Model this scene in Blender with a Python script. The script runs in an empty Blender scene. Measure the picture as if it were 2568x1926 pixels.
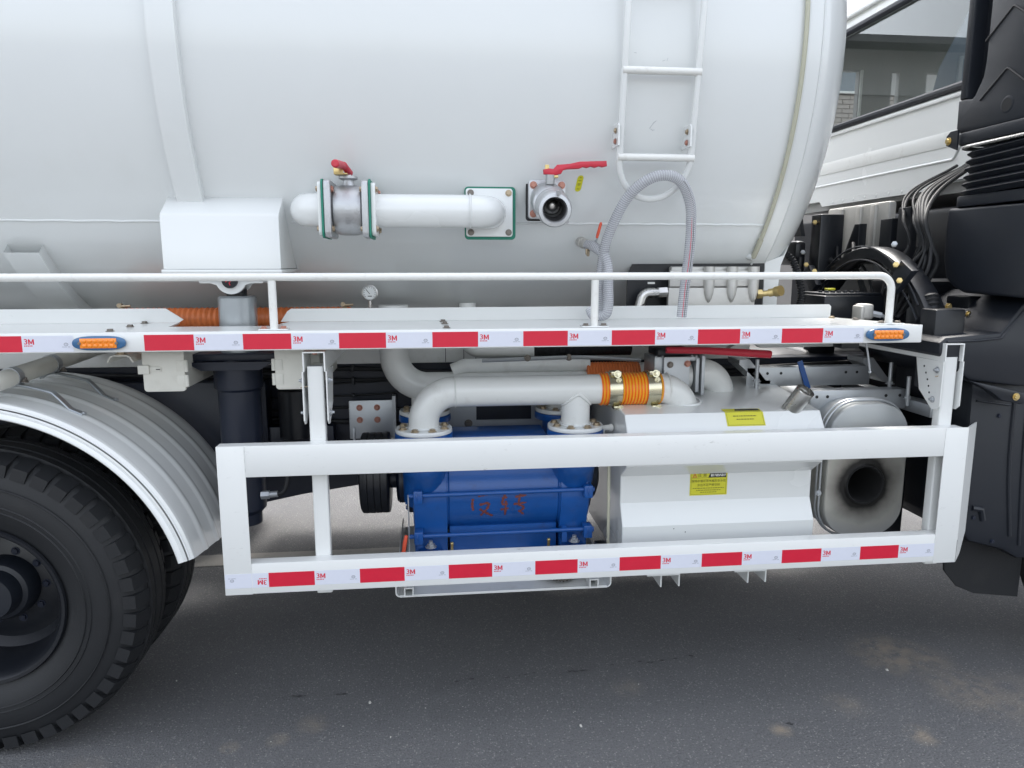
import bpy, bmesh, math, random
from math import pi, sin, cos, sqrt, radians
from mathutils import Vector, Matrix

random.seed(7)
sc = bpy.context.scene
COL = sc.collection

# ------------------------------------------------------------------ camera
cam_d = bpy.data.cameras.new('camera')
cam = bpy.data.objects.new('camera', cam_d)
COL.objects.link(cam)
cam.location = (0.9046, -2.3636, 1.6622)
cam.rotation_euler = (pi/2 - 0.16432, 0, -0.10869)
cam_d.sensor_width = 36
cam_d.lens = 25.286
cam_d.clip_start = 0.05
cam_d.clip_end = 1500
sc.camera = cam

# ------------------------------------------------------------------ sky, sun, exposure
SUN_EL, SUN_AZ = radians(58), radians(20)        # sun stands beyond the truck, a little to the right
world = bpy.data.worlds.new('World')
sc.world = world
world.use_nodes = True
wn, wl = world.node_tree.nodes, world.node_tree.links
sky = wn.new('ShaderNodeTexSky')
sky.sky_type = 'NISHITA'
sky.sun_disc = False
sky.sun_elevation = SUN_EL
sky.sun_rotation = SUN_AZ
sky.altitude = 50
sky.air_density = 1.2
sky.dust_density = 4.0
hs = wn.new('ShaderNodeHueSaturation')
hs.inputs['Saturation'].default_value = 0.36
bg = wn['Background']
bg.inputs['Strength'].default_value = 0.15
wl.new(sky.outputs[0], hs.inputs['Color'])
wl.new(hs.outputs[0], bg.inputs['Color'])
sun_d = bpy.data.lights.new('sun', 'SUN')
sun_d.energy = 1.0
sun_d.angle = radians(12)
sun_d.color = (1.0, 0.96, 0.9)
sun = bpy.data.objects.new('sun', sun_d)
COL.objects.link(sun)
sun_dir = Vector((sin(SUN_AZ)*cos(SUN_EL), cos(SUN_AZ)*cos(SUN_EL), sin(SUN_EL)))
sun.rotation_euler = sun_dir.to_track_quat('Z', 'Y').to_euler()
sc.view_settings.view_transform = 'Standard'
sc.view_settings.look = 'None'
sc.view_settings.exposure = 1.97
sc.view_settings.gamma = 1.0
sc.view_settings.use_curve_mapping = False
sc.cycles.max_bounces = 8
sc.cycles.transparent_max_bounces = 16

# ------------------------------------------------------------------ materials
def newmat(name):
    m = bpy.data.materials.new(name)
    m.use_nodes = True
    return m, m.node_tree.nodes, m.node_tree.links, m.node_tree.nodes['Principled BSDF']

def mat(name, col, rough=0.4, metal=0.0, coat=0.0, var=0.06, vscale=6.0, bump=0.0, bscale=300.0, rvar=0.1, dirt=None, dirt_amt=0.0, dirt_scale=9.0):
    m, n, l, p = newmat(name)
    tc = n.new('ShaderNodeTexCoord')
    ns = n.new('ShaderNodeTexNoise')
    ns.inputs['Scale'].default_value = vscale
    ns.inputs['Detail'].default_value = 5
    l.new(tc.outputs['Object'], ns.inputs['Vector'])
    mx = n.new('ShaderNodeMix'); mx.data_type = 'RGBA'
    a = [max(0, c*(1-var)) for c in col]; b = [min(1, c*(1+var)) for c in col]
    mx.inputs[6].default_value = (*a, 1); mx.inputs[7].default_value = (*b, 1)
    l.new(ns.outputs['Fac'], mx.inputs[0])
    last = mx.outputs[2]
    if dirt:
        n2 = n.new('ShaderNodeTexNoise'); n2.inputs['Scale'].default_value = dirt_scale
        n2.inputs['Detail'].default_value = 9; n2.inputs['Roughness'].default_value = 0.65
        l.new(tc.outputs['Object'], n2.inputs['Vector'])
        rp = n.new('ShaderNodeMapRange'); rp.inputs[1].default_value = 0.56; rp.inputs[2].default_value = 0.82
        rp.inputs[4].default_value = dirt_amt
        l.new(n2.outputs['Fac'], rp.inputs[0])
        m2 = n.new('ShaderNodeMix'); m2.data_type = 'RGBA'
        l.new(rp.outputs[0], m2.inputs[0]); l.new(last, m2.inputs[6]); m2.inputs[7].default_value = (*dirt, 1)
        last = m2.outputs[2]
    l.new(last, p.inputs['Base Color'])
    rr = n.new('ShaderNodeMapRange')
    rr.inputs[3].default_value = max(0.02, rough - rvar*0.5); rr.inputs[4].default_value = min(1, rough + rvar*0.5)
    l.new(ns.outputs['Fac'], rr.inputs[0]); l.new(rr.outputs[0], p.inputs['Roughness'])
    p.inputs['Metallic'].default_value = metal
    p.inputs['Coat Weight'].default_value = coat
    p.inputs['Coat Roughness'].default_value = 0.12
    if bump:
        nb = n.new('ShaderNodeTexNoise'); nb.inputs['Scale'].default_value = bscale
        nb.inputs['Detail'].default_value = 3
        l.new(tc.outputs['Object'], nb.inputs['Vector'])
        bp = n.new('ShaderNodeBump'); bp.inputs['Strength'].default_value = bump; bp.inputs['Distance'].default_value = 0.002
        l.new(nb.outputs['Fac'], bp.inputs['Height']); l.new(bp.outputs[0], p.inputs['Normal'])
    return m

M = {}
M['white'] = mat('white_paint', (0.71, 0.725, 0.715), 0.27, coat=0.5, var=0.012, vscale=1.5, rvar=0.03)
def scuffed():
    m = mat('guard_paint', (0.71, 0.72, 0.705), 0.3, coat=0.4, var=0.015, vscale=1.5, rvar=0.04)
    n, l, p = m.node_tree.nodes, m.node_tree.links, m.node_tree.nodes['Principled BSDF']
    src = p.inputs['Base Color'].links[0].from_socket
    tc = n.new('ShaderNodeTexCoord'); mp = n.new('ShaderNodeMapping'); mp.inputs['Rotation'].default_value = (0, 0.5, 0); mp.inputs['Scale'].default_value = (1, 1, 2.6)
    l.new(tc.outputs['Object'], mp.inputs[0])
    a = n.new('ShaderNodeTexNoise'); a.inputs['Scale'].default_value = 34; a.inputs['Detail'].default_value = 8; a.inputs['Roughness'].default_value = 0.7
    c = n.new('ShaderNodeTexNoise'); c.inputs['Scale'].default_value = 5; c.inputs['Detail'].default_value = 2
    l.new(mp.outputs[0], a.inputs['Vector']); l.new(tc.outputs['Object'], c.inputs['Vector'])
    ra = n.new('ShaderNodeMapRange'); ra.inputs[1].default_value = 0.60; ra.inputs[2].default_value = 0.74
    rc = n.new('ShaderNodeMapRange'); rc.inputs[1].default_value = 0.54; rc.inputs[2].default_value = 0.68; rc.inputs[4].default_value = 0.75
    l.new(a.outputs['Fac'], ra.inputs[0]); l.new(c.outputs['Fac'], rc.inputs[0])
    mu_ = n.new('ShaderNodeMath'); mu_.operation = 'MULTIPLY'; l.new(ra.outputs[0], mu_.inputs[0]); l.new(rc.outputs[0], mu_.inputs[1])
    mx = n.new('ShaderNodeMix'); mx.data_type = 'RGBA'; l.new(mu_.outputs[0], mx.inputs[0]); l.new(src, mx.inputs[6]); mx.inputs[7].default_value = (0.34, 0.33, 0.31, 1)
    l.new(mx.outputs[2], p.inputs['Base Color'])
    return m
M['guard'] = scuffed()
M['tank'] = mat('tank_paint', (0.69, 0.71, 0.705), 0.24, coat=0.5, var=0.035, vscale=2.6, bump=0.10, bscale=4, rvar=0.10, dirt=(0.60, 0.60, 0.56), dirt_amt=0.35, dirt_scale=1.7)
M['rail'] = mat('rail_paint', (0.73, 0.73, 0.70), 0.38, coat=0.2, var=0.03, bump=0.35, bscale=120, dirt=(0.4, 0.36, 0.3), dirt_amt=0.4, dirt_scale=30)
M['pipe'] = mat('pipe_paint', (0.72, 0.73, 0.71), 0.33, coat=0.3, var=0.04, bump=0.1, bscale=40, dirt=(0.42, 0.4, 0.36), dirt_amt=0.5, dirt_scale=12)
M['cream'] = mat('cream_paint', (0.66, 0.65, 0.59), 0.38, coat=0.2, var=0.03, bump=0.1, bscale=60, dirt=(0.4, 0.37, 0.3), dirt_amt=0.4)
M['navy'] = mat('navy_frame_paint', (0.004, 0.008, 0.021), 0.42, var=0.25, bump=0.15, bscale=90, dirt=(0.02, 0.022, 0.028), dirt_amt=0.4)
M['blue'] = mat('blue_pump_paint', (0.007, 0.080, 0.31), 0.36, coat=0.2, var=0.18, bump=0.22, bscale=70, dirt=(0.02, 0.04, 0.12), dirt_amt=0.6, dirt_scale=20)
M['plastic'] = mat('black_plastic', (0.0085, 0.0112, 0.0170), 0.45, var=0.2, bump=0.25, bscale=500, dirt=(0.026, 0.028, 0.032), dirt_amt=0.35)
M['black'] = mat('black_paint', (0.006, 0.0075, 0.011), 0.38, var=0.2, bump=0.1, bscale=120, dirt=(0.03, 0.03, 0.032), dirt_amt=0.4)
M['rubber'] = mat('tyre_rubber', (0.0075, 0.0085, 0.0105), 0.6, var=0.2, bump=0.3, bscale=220, dirt=(0.028, 0.027, 0.026), dirt_amt=0.4, dirt_scale=8)
M['steel'] = mat('cast_steel', (0.50, 0.51, 0.52), 0.45, 0.85, var=0.14, vscale=18, bump=0.3, bscale=140, dirt=(0.2, 0.19, 0.17), dirt_amt=0.6, dirt_scale=25)
M['alu'] = mat('cast_aluminium', (0.55, 0.54, 0.51), 0.55, 0.6, var=0.12, vscale=20, bump=0.4, bscale=160)
M['stain'] = mat('stainless_steel', (0.62, 0.61, 0.59), 0.28, 1.0, var=0.08, vscale=25, bump=0.08, bscale=200)
M['galv'] = mat('galvanised_steel', (0.46, 0.48, 0.50), 0.42, 0.7, var=0.12, vscale=14, bump=0.1, bscale=90)
M['greypaint'] = mat('grey_cylinder_paint', (0.36, 0.39, 0.41), 0.3, 0.6, coat=0.4, var=0.08)
M['zinc'] = mat('zinc_bolt', (0.42, 0.34, 0.24), 0.4, 0.8, var=0.3, vscale=120)
M['zincred'] = mat('marked_bolt', (0.45, 0.22, 0.17), 0.45, 0.5, var=0.35, vscale=150)
M['bolt'] = mat('dark_bolt', (0.20, 0.18, 0.16), 0.45, 0.7, var=0.3, vscale=120)
M['brass'] = mat('brass', (0.62, 0.48, 0.22), 0.33, 0.9, var=0.1)
M['clamp'] = mat('yellow_zinc_clamp', (0.62, 0.58, 0.42), 0.25, 0.95, var=0.15, vscale=30)
M['red'] = mat('red_lever_plastic', (0.52, 0.022, 0.045), 0.4, var=0.1, bump=0.1)
M['redorange'] = mat('orange_red_lever', (0.75, 0.10, 0.045), 0.45, var=0.08)
M['green'] = mat('green_gasket', (0.012, 0.19, 0.125), 0.55, var=0.1)
M['blackgasket'] = mat('black_gasket', (0.012, 0.012, 0.013), 0.6)
M['redtape'] = mat('red_tape', (0.58, 0.008, 0.035), 0.32, var=0.05, vscale=40, coat=0.2)
M['whitetape'] = mat('white_tape', (0.64, 0.66, 0.74), 0.3, var=0.03, vscale=40, coat=0.2)
M['redprint'] = mat('red_print', (0.6, 0.01, 0.04), 0.4)
M['greyprint'] = mat('grey_print', (0.18, 0.19, 0.22), 0.4)
M['yellow'] = mat('yellow_sticker', (0.60, 0.57, 0.03), 0.4, var=0.03)
M['blackprint'] = mat('black_print', (0.03, 0.03, 0.02), 0.5)
M['olive'] = mat('sticker_text', (0.20, 0.19, 0.02), 0.5)
M['whiteprint'] = mat('white_print', (0.8, 0.8, 0.76), 0.5)
M['bezel'] = mat('blue_lamp_bezel', (0.02, 0.105, 0.24), 0.3, coat=0.5, var=0.06)
M['amber'] = mat('amber_lens', (0.85, 0.24, 0.008), 0.18, coat=0.6, var=0.15, vscale=60)
M['brush'] = mat('brushed_on_red_paint', (0.17, 0.045, 0.04), 0.6, var=0.35, vscale=60)
M['lime'] = mat('yellow_tag', (0.62, 0.6, 0.02), 0.4)
M['glassgauge'] = mat('gauge_face', (0.62, 0.64, 0.63), 0.25, coat=0.6)
M['interior'] = mat('cab_lining', (0.36, 0.36, 0.35), 0.8, var=0.1)
M['trim'] = mat('grey_cab_trim', (0.13, 0.15, 0.18), 0.65, var=0.1)
M['corr'] = mat('black_conduit', (0.009, 0.010, 0.012), 0.6)

def hose_orange():
    m, n, l, p = newmat('orange_corrugated_hose')
    tc = n.new('ShaderNodeTexCoord'); wv = n.new('ShaderNodeTexWave')
    wv.bands_direction = 'X'; wv.inputs['Scale'].default_value = 1/0.0125*0.3183*0.5*2
    wv.inputs['Distortion'].default_value = 0.2
    l.new(tc.outputs['Object'], wv.inputs['Vector'])
    mx = n.new('ShaderNodeMix'); mx.data_type = 'RGBA'
    mx.inputs[6].default_value = (0.85, 0.13, 0.005, 1); mx.inputs[7].default_value = (0.90, 0.47, 0.03, 1)
    l.new(wv.outputs['Fac'], mx.inputs[0]); l.new(mx.outputs[2], p.inputs['Base Color'])
    p.inputs['Roughness'].default_value = 0.35
    return m
M['orange'] = hose_orange()
M['orangeold'] = mat('rust_orange_hose', (0.64, 0.17, 0.045), 0.45, var=0.15, vscale=30)

def clear_mat(name, col, trans, rough):
    m, n, l, p = newmat(name)
    p.inputs['Base Color'].default_value = (*col, 1)
    p.inputs['Roughness'].default_value = rough
    p.inputs['Transmission Weight'].default_value = trans
    p.inputs['IOR'].default_value = 1.35
    return m
M['hosewall'] = clear_mat('clear_hose_plastic', (0.66, 0.67, 0.70), 0.55, 0.18)
M['tubeclear'] = clear_mat('yellowed_sight_tube', (0.66, 0.65, 0.52), 0.4, 0.2)
M['wire'] = mat('hose_spiral_rib', (0.50, 0.51, 0.54), 0.3)

def glass_mat():
    m, n, l, p = newmat('cab_glass')
    n.remove(p)
    tr = n.new('ShaderNodeBsdfTransparent'); tr.inputs[0].default_value = (0.86, 0.89, 0.89, 1)
    gl = n.new('ShaderNodeBsdfGlossy'); gl.inputs['Roughness'].default_value = 0.0
    lw = n.new('ShaderNodeLayerWeight'); lw.inputs['Blend'].default_value = 0.5
    pw = n.new('ShaderNodeMath'); pw.operation = 'POWER'; pw.inputs[1].default_value = 3.0; l.new(lw.outputs['Facing'], pw.inputs[0])
    fr = n.new('ShaderNodeMath'); fr.operation = 'MULTIPLY_ADD'; fr.inputs[1].default_value = 0.7; fr.inputs[2].default_value = 0.05; l.new(pw.outputs[0], fr.inputs[0])
    ms = n.new('ShaderNodeMixShader')
    l.new(fr.outputs[0], ms.inputs[0]); l.new(tr.outputs[0], ms.inputs[1]); l.new(gl.outputs[0], ms.inputs[2])
    l.new(ms.outputs[0], n['Material Output'].inputs['Surface'])
    return m
M['glass'] = glass_mat()

def muffler_mat():
    m, n, l, p = newmat('muffler_steel')
    tc = n.new('ShaderNodeTexCoord')
    sub = n.new('ShaderNodeVectorMath'); sub.operation = 'DISTANCE'
    sub.inputs[1].default_value = (2.568, 0.18, 0.815)
    ns = n.new('ShaderNodeTexNoise'); ns.inputs['Scale'].default_value = 11; ns.inputs['Detail'].default_value = 6
    l.new(tc.outputs['Object'], ns.inputs['Vector'])
    l.new(tc.outputs['Object'], sub.inputs[0])
    ad = n.new('ShaderNodeMath'); ad.operation = 'MULTIPLY_ADD'
    l.new(ns.outputs['Fac'], ad.inputs[0]); ad.inputs[1].default_value = 0.05; l.new(sub.outputs['Value'], ad.inputs[2])
    rp = n.new('ShaderNodeValToRGB')
    e = rp.color_ramp.elements
    e[0].position = 0.122; e[0].color = (0.02, 0.019, 0.018, 1)
    e[1].position = 0.148; e[1].color = (0.22, 0.21, 0.19, 1)
    x = e.new(0.19); x.color = (0.45, 0.44, 0.40, 1)
    x = e.new(0.30); x.color = (0.47, 0.49, 0.50, 1)
    l.new(ad.outputs[0], rp.inputs[0]); l.new(rp.outputs[0], p.inputs['Base Color'])
    p.inputs['Metallic'].default_value = 0.6
    p.inputs['Roughness'].default_value = 0.4
    return m
M['muffler'] = muffler_mat()
M['soot'] = mat('soot', (0.004, 0.004, 0.0045), 0.9)

def asphalt():
    m, n, l, p = newmat('asphalt')
    tc = n.new('ShaderNodeTexCoord')
    def noise(scale, det=4, rough=0.6):
        x = n.new('ShaderNodeTexNoise'); x.inputs['Scale'].default_value = scale
        x.inputs['Detail'].default_value = det; x.inputs['Roughness'].default_value = rough
        l.new(tc.outputs['Object'], x.inputs['Vector']); return x
    def mix(fac, a, b, blend='MIX'):
        x = n.new('ShaderNodeMix'); x.data_type = 'RGBA'; x.blend_type = blend
        for s, v in ((0, fac), (6, a), (7, b)):
            if hasattr(v, 'is_linked'): l.new(v, x.inputs[s])
            else: x.inputs[s].default_value = v if s == 0 else (*v, 1)
        return x.outputs[2]
    def rng(src, a, b, c=0, d=1):
        x = n.new('ShaderNodeMapRange'); l.new(src, x.inputs[0])
        for i, v in enumerate((a, b, c, d)): x.inputs[i+1].default_value = v
        return x.outputs[0]
    big = noise(2.1, 7, 0.65); fine = noise(150, 3); mid = noise(14, 6)
    c = mix(big.outputs['Fac'], (0.062, 0.064, 0.068), (0.116, 0.117, 0.120))
    c = mix(rng(fine.outputs['Fac'], 0.35, 0.7, 0, 0.75), c, (0.155, 0.155, 0.158))
    vo = n.new('ShaderNodeTexVoronoi'); vo.inputs['Scale'].default_value = 150
    l.new(tc.outputs['Object'], vo.inputs['Vector'])
    sp = n.new('ShaderNodeSeparateColor'); l.new(vo.outputs['Color'], sp.inputs[0])
    chip = n.new('ShaderNodeMath'); chip.operation = 'MULTIPLY'
    l.new(rng(sp.outputs[0], 0.86, 0.9), chip.inputs[0]); l.new(rng(vo.outputs['Distance'], 0.55, 0.35), chip.inputs[1])
    c = mix(chip.outputs[0], c, (0.22, 0.217, 0.21))
    dk = n.new('ShaderNodeMath'); dk.operation = 'MULTIPLY'
    l.new(rng(sp.outputs[1], 0.8, 0.9, 0, 0.32), dk.inputs[0]); l.new(rng(vo.outputs['Distance'], 0.6, 0.3), dk.inputs[1])
    c = mix(dk.outputs[0], c, (0.02, 0.02, 0.022))
    # sand smears lying on the asphalt
    tot = None
    for (x, y, r, s) in ((2.85, 0.32, 0.20, 0.8), (2.97, 0.27, 0.14, 0.5), (3.0, 0.02, 0.22, 0.5), (2.45, 0.0, 0.10, 0.35),
                         (-0.02, -0.13, 0.07, 0.8), (0.17, 0.0, 0.04, 0.8), (0.33, 0.02, 0.05, 0.6), (0.44, 0.1, 0.07, 0.5),
                         (2.13, -0.12, 0.05, 0.9), (2.62, -0.2, 0.07, 0.8), (1.65, 0.2, 0.08, 0.3), (3.2, -0.1, 0.3, 0.4), (-0.3, -0.1, .12, .35)):
        d = n.new('ShaderNodeVectorMath'); d.operation = 'DISTANCE'; d.inputs[1].default_value = (x, y, 0)
        st = n.new('ShaderNodeVectorMath'); st.operation = 'ADD'
        l.new(tc.outputs['Object'], d.inputs[0])
        o = rng(d.outputs['Value'], r, r*0.1, 0, s)
        if tot is None: tot = o
        else:
            a = n.new('ShaderNodeMath'); a.operation = 'MAXIMUM'; l.new(tot, a.inputs[0]); l.new(o, a.inputs[1]); tot = a.outputs[0]
    mm = n.new('ShaderNodeMath'); mm.operation = 'MULTIPLY'
    l.new(tot, mm.inputs[0]); l.new(rng(mid.outputs['Fac'], 0.36, 0.58), mm.inputs[1])
    c = mix(mm.outputs[0], c, (0.27, 0.225, 0.17))
    # old tar drips
    tar = noise(9, 7, 0.7)
    c = mix(rng(tar.outputs['Fac'], 0.68, 0.78, 0, 0.45), c, (0.015, 0.015, 0.017))
    l.new(c, p.inputs['Base Color'])
    p.inputs['Roughness'].default_value = 0.86
    bp = n.new('ShaderNodeBump'); bp.inputs['Strength'].default_value = 0.75; bp.inputs['Distance'].default_value = 0.004
    hh = n.new('ShaderNodeMath'); hh.operation = 'ADD'; l.new(fine.outputs['Fac'], hh.inputs[0]); l.new(vo.outputs['Distance'], hh.inputs[1])
    l.new(hh.outputs[0], bp.inputs['Height']); l.new(bp.outputs[0], p.inputs['Normal'])
    return m
M['asphalt'] = asphalt()
M['roadline'] = mat('worn_road_paint', (0.26, 0.25, 0.235), 0.8, var=0.2, vscale=8, bump=0.5, bscale=120, dirt=(0.11, 0.11, 0.11), dirt_amt=0.9, dirt_scale=16)
M['brick'] = mat('pale_brick', (0.40, 0.36, 0.32), 0.85, var=0.25, vscale=3, bump=0.4, bscale=40)
M['mortar'] = mat('mortar', (0.28, 0.26, 0.24), 0.9, bump=0.4, bscale=60)
M['render'] = mat('grey_render', (0.42, 0.41, 0.39), 0.85, var=0.1, bump=0.3, bscale=40)
M['rooftile'] = mat('dark_roof', (0.10, 0.10, 0.105), 0.7, var=0.2)
M['paneglass'] = mat('window_pane', (0.10, 0.14, 0.17), 0.08, coat=0.5)
M['oil'] = mat('oil_stain', (0.034, 0.035, 0.038), 0.55, var=0.3)
M['stone'] = mat('grit', (0.4, 0.39, 0.36), 0.85, var=0.3, vscale=80)

# ------------------------------------------------------------------ mesh helpers
def B(): return bmesh.new()

def obj(name, bm, m, parent=None, label=None, ang=35, smooth=True):
    me = bpy.data.meshes.new(name)
    bmesh.ops.recalc_face_normals(bm, faces=bm.faces[:])
    bm.to_mesh(me); bm.free()
    for x in (m if isinstance(m, (list, tuple)) else [m]):
        me.materials.append(M[x] if isinstance(x, str) else x)
    if smooth:
        me.shade_smooth()
        me.set_sharp_from_angle(angle=radians(ang))
    o = bpy.data.objects.new(name, me)
    COL.objects.link(o)
    if parent: o.parent = parent
    if label: o['label'] = label
    return o

def inst(name, me, parent, loc, rot=None, scale=None, label=None):
    o = bpy.data.objects.new(name, me)
    COL.objects.link(o)
    if parent: o.parent = parent
    o.location = loc
    if rot is not None:
        o.rotation_mode = 'QUATERNION'; o.rotation_quaternion = rot
    if scale is not None: o.scale = scale if hasattr(scale, '__len__') else (scale,)*3
    if label: o['label'] = label
    return o

def box(b, x0, x1, y0, y1, z0, z1, bev=0.0, seg=2, mi=0):
    vs = [b.verts.new(p) for p in ((x0,y0,z0),(x1,y0,z0),(x1,y1,z0),(x0,y1,z0),(x0,y0,z1),(x1,y0,z1),(x1,y1,z1),(x0,y1,z1))]
    fs = [b.faces.new([vs[i] for i in q]) for q in ((0,1,2,3),(4,5,6,7),(0,1,5,4),(1,2,6,5),(2,3,7,6),(3,0,4,7))]
    for f in fs: f.material_index = mi
    if bev > 0:
        es = list({e for f in fs for e in f.edges})
        bmesh.ops.recalc_face_normals(b, faces=fs)
        r = bmesh.ops.bevel(b, geom=es, offset=bev, segments=seg, profile=0.5, affect='EDGES')
        for f in r['faces']: f.material_index = mi
    return b

def prism(b, pts, axis, a0, a1, mi=0, bev=0.0, seg=2):
    """polygon pts in the two other axes (x: (y,z), y: (x,z), z: (x,y)) extruded along axis"""
    def P(u, v, w):
        return {'x': (w, u, v), 'y': (u, w, v), 'z': (u, v, w)}[axis]
    A = [b.verts.new(P(u, v, a0)) for u, v in pts]
    C = [b.verts.new(P(u, v, a1)) for u, v in pts]
    n = len(pts)
    fs = [b.faces.new(A), b.faces.new(C)]
    for i in range(n): fs.append(b.faces.new((A[i], A[(i+1) % n], C[(i+1) % n], C[i])))
    for f in fs: f.material_index = mi
    if bev:
        bmesh.ops.recalc_face_normals(b, faces=fs)
        r = bmesh.ops.bevel(b, geom=list(set(list(fs[0].edges)+list(fs[1].edges))), offset=bev, segments=seg, profile=0.5, affect='EDGES')
        for f in r['faces']: f.material_index = mi
    return b

def rrect(u0, u1, v0, v1, r, n=5):
    out = []
    for cu, cv, a in ((u1-r, v1-r, 0), (u0+r, v1-r, pi/2), (u0+r, v0+r, pi), (u1-r, v0+r, 3*pi/2)):
        for i in range(n+1):
            t = a + (pi/2)*i/n
            out.append((cu + r*cos(t), cv + r*sin(t)))
    return out

def frame_of(d):
    d = d.normalized()
    a = Vector((0, 0, 1)) if abs(d.z) < 0.9 else Vector((1, 0, 0))
    u = d.cross(a).normalized()
    return u, d.cross(u).normalized()

def tube(b, pts, r, n=16, caps=True, mi=0, closed=False, flat=None):
    """sweep a circle (or an ellipse, flat=(ru, rv, up)) along pts"""
    pts = [Vector(p) for p in pts]
    N = len(pts)
    rs = r if isinstance(r, (list, tuple)) else [r]*N
    rings = []
    prev_u = None
    for i, p in enumerate(pts):
        if closed: d = pts[(i+1) % N] - pts[i-1]
        else: d = pts[min(i+1, N-1)] - pts[max(i-1, 0)]
        if d.length < 1e-9: d = Vector((0, 0, 1))
        d.normalize()
        if flat is not None:
            up = Vector(flat[2]); u = d.cross(up).normalized(); v = u.cross(d).normalized()
        elif prev_u is None: u, v = frame_of(d)
        else:
            u = (prev_u - d*prev_u.dot(d)).normalized(); v = d.cross(u)
        prev_u = u
        ring = []
        for k in range(n):
            a = 2*pi*k/n
            if flat is not None:
                # rounded strap: superellipse
                ca, sa = cos(a), sin(a)
                q = p + u*(flat[0]*math.copysign(abs(ca)**0.4, ca)) + v*(flat[1]*math.copysign(abs(sa)**0.4, sa))
            else: q = p + u*(rs[i]*cos(a)) + v*(rs[i]*sin(a))
            ring.append(b.verts.new(q))
        rings.append(ring)
    M_ = N if closed else N-1
    for i in range(M_):
        A, C = rings[i], rings[(i+1) % N]
        for k in range(n):
            f = b.faces.new((A[k], A[(k+1) % n], C[(k+1) % n], C[k])); f.material_index = mi
    if caps and not closed:
        f = b.faces.new(rings[0]); f.material_index = mi
        f = b.faces.new(rings[-1]); f.material_index = mi
    return b

def cyl(b, p0, p1, r, r1=None, n=24, mi=0):
    return tube(b, [p0, p1], [r, r if r1 is None else r1], n, mi=mi)

def lathe(b, prof, o, ax, n=48, mi=0, a0=0.0, a1=2*pi, cap=False):
    """prof: (radius, distance along ax) pairs, turned about the line o + t*ax"""
    o, ax = Vector(o), Vector(ax).normalized()
    if abs(ax.x) > 0.9: u, v = Vector((0, 1, 0)), Vector((0, 0, 1))
    elif abs(ax.y) > 0.9: u, v = Vector((1, 0, 0)), Vector((0, 0, 1))
    else: u, v = frame_of(ax)
    full = abs(a1-a0-2*pi) < 1e-6
    cnt = n if full else n+1
    rings = []
    for r, t in prof:
        if r < 1e-6 and full:
            rings.append([b.verts.new(o+ax*t)])
        else:
            rings.append([b.verts.new(o + ax*t + u*(r*cos(a0+(a1-a0)*k/n)) + v*(r*sin(a0+(a1-a0)*k/n))) for k in range(cnt)])
    for i in range(len(rings)-1):
        A, C = rings[i], rings[i+1]
        for k in range(n):
            k2 = (k+1) % n if full else k+1
            if len(A) == 1 and len(C) == 1: continue
            if len(A) == 1: f = b.faces.new((A[0], C[k2], C[k]))
            elif len(C) == 1: f = b.faces.new((A[k], A[k2], C[0]))
            else: f = b.faces.new((A[k], A[k2], C[k2], C[k]))
            f.material_index = mi
    if cap and not full:
        for e in (0, -1):
            f = b.faces.new([r[e] for r in rings]); f.material_index = mi
    return b

def rpath(pts, r, seg=8):
    """polyline with its corners rounded to radius r"""
    pts = [Vector(p) for p in pts]
    rs = r if isinstance(r, (list, tuple)) else [r]*len(pts)
    out = [pts[0]]
    for i in range(1, len(pts)-1):
        p, a, c = pts[i], pts[i-1], pts[i+1]
        d0, d1 = (a-p).normalized(), (c-p).normalized()
        ang = d0.angle(d1)
        t = rs[i]/math.tan(ang/2)
        t = min(t, (a-p).length*0.98, (c-p).length*0.98)
        rr = t*math.tan(ang/2)
        cen = p + (d0+d1).normalized()*(rr/sin(ang/2))
        s, e = p+d0*t, p+d1*t
        v0, v1 = s-cen, e-cen
        w = v0.angle(v1)
        for k in range(seg+1):
            f = k/seg
            v = (v0*sin((1-f)*w) + v1*sin(f*w))/sin(w) if w > 1e-5 else v0
            out.append(cen+v)
    out.append(pts[-1])
    return out

def resample(pts, step):
    pts = [Vector(p) for p in pts]
    out = [pts[0]]; acc = 0.0
    for a, c in zip(pts, pts[1:]):
        L = (c-a).length
        while acc + L >= step:
            f = (step-acc)/L
            a = a + (c-a)*f
            out.append(a.copy()); L = (c-a).length; acc = 0.0
        acc += L
    return out

def smooth_path(pts, n=12):
    """Catmull-Rom through pts"""
    P = [Vector(p) for p in pts]
    P = [P[0]*2-P[1]] + P + [P[-1]*2-P[-2]]
    out = []
    for i in range(1, len(P)-2):
        a, b_, c, d = P[i-1:i+3]
        for k in range(n):
            t = k/n
            out.append(0.5*((2*b_) + (c-a)*t + (2*a-5*b_+4*c-d)*t*t + (3*b_-a-3*c+d)*t**3))
    out.append(P[-2])
    return out

def corrugated(b, pts, r, amp, pitch, n=20, mi=0):
    q = resample(pts, pitch/4)
    rs = [r + amp*(0.5-0.5*cos(2*pi*i/4)) for i in range(len(q))]
    return tube(b, q, rs, n, mi=mi)

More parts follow.
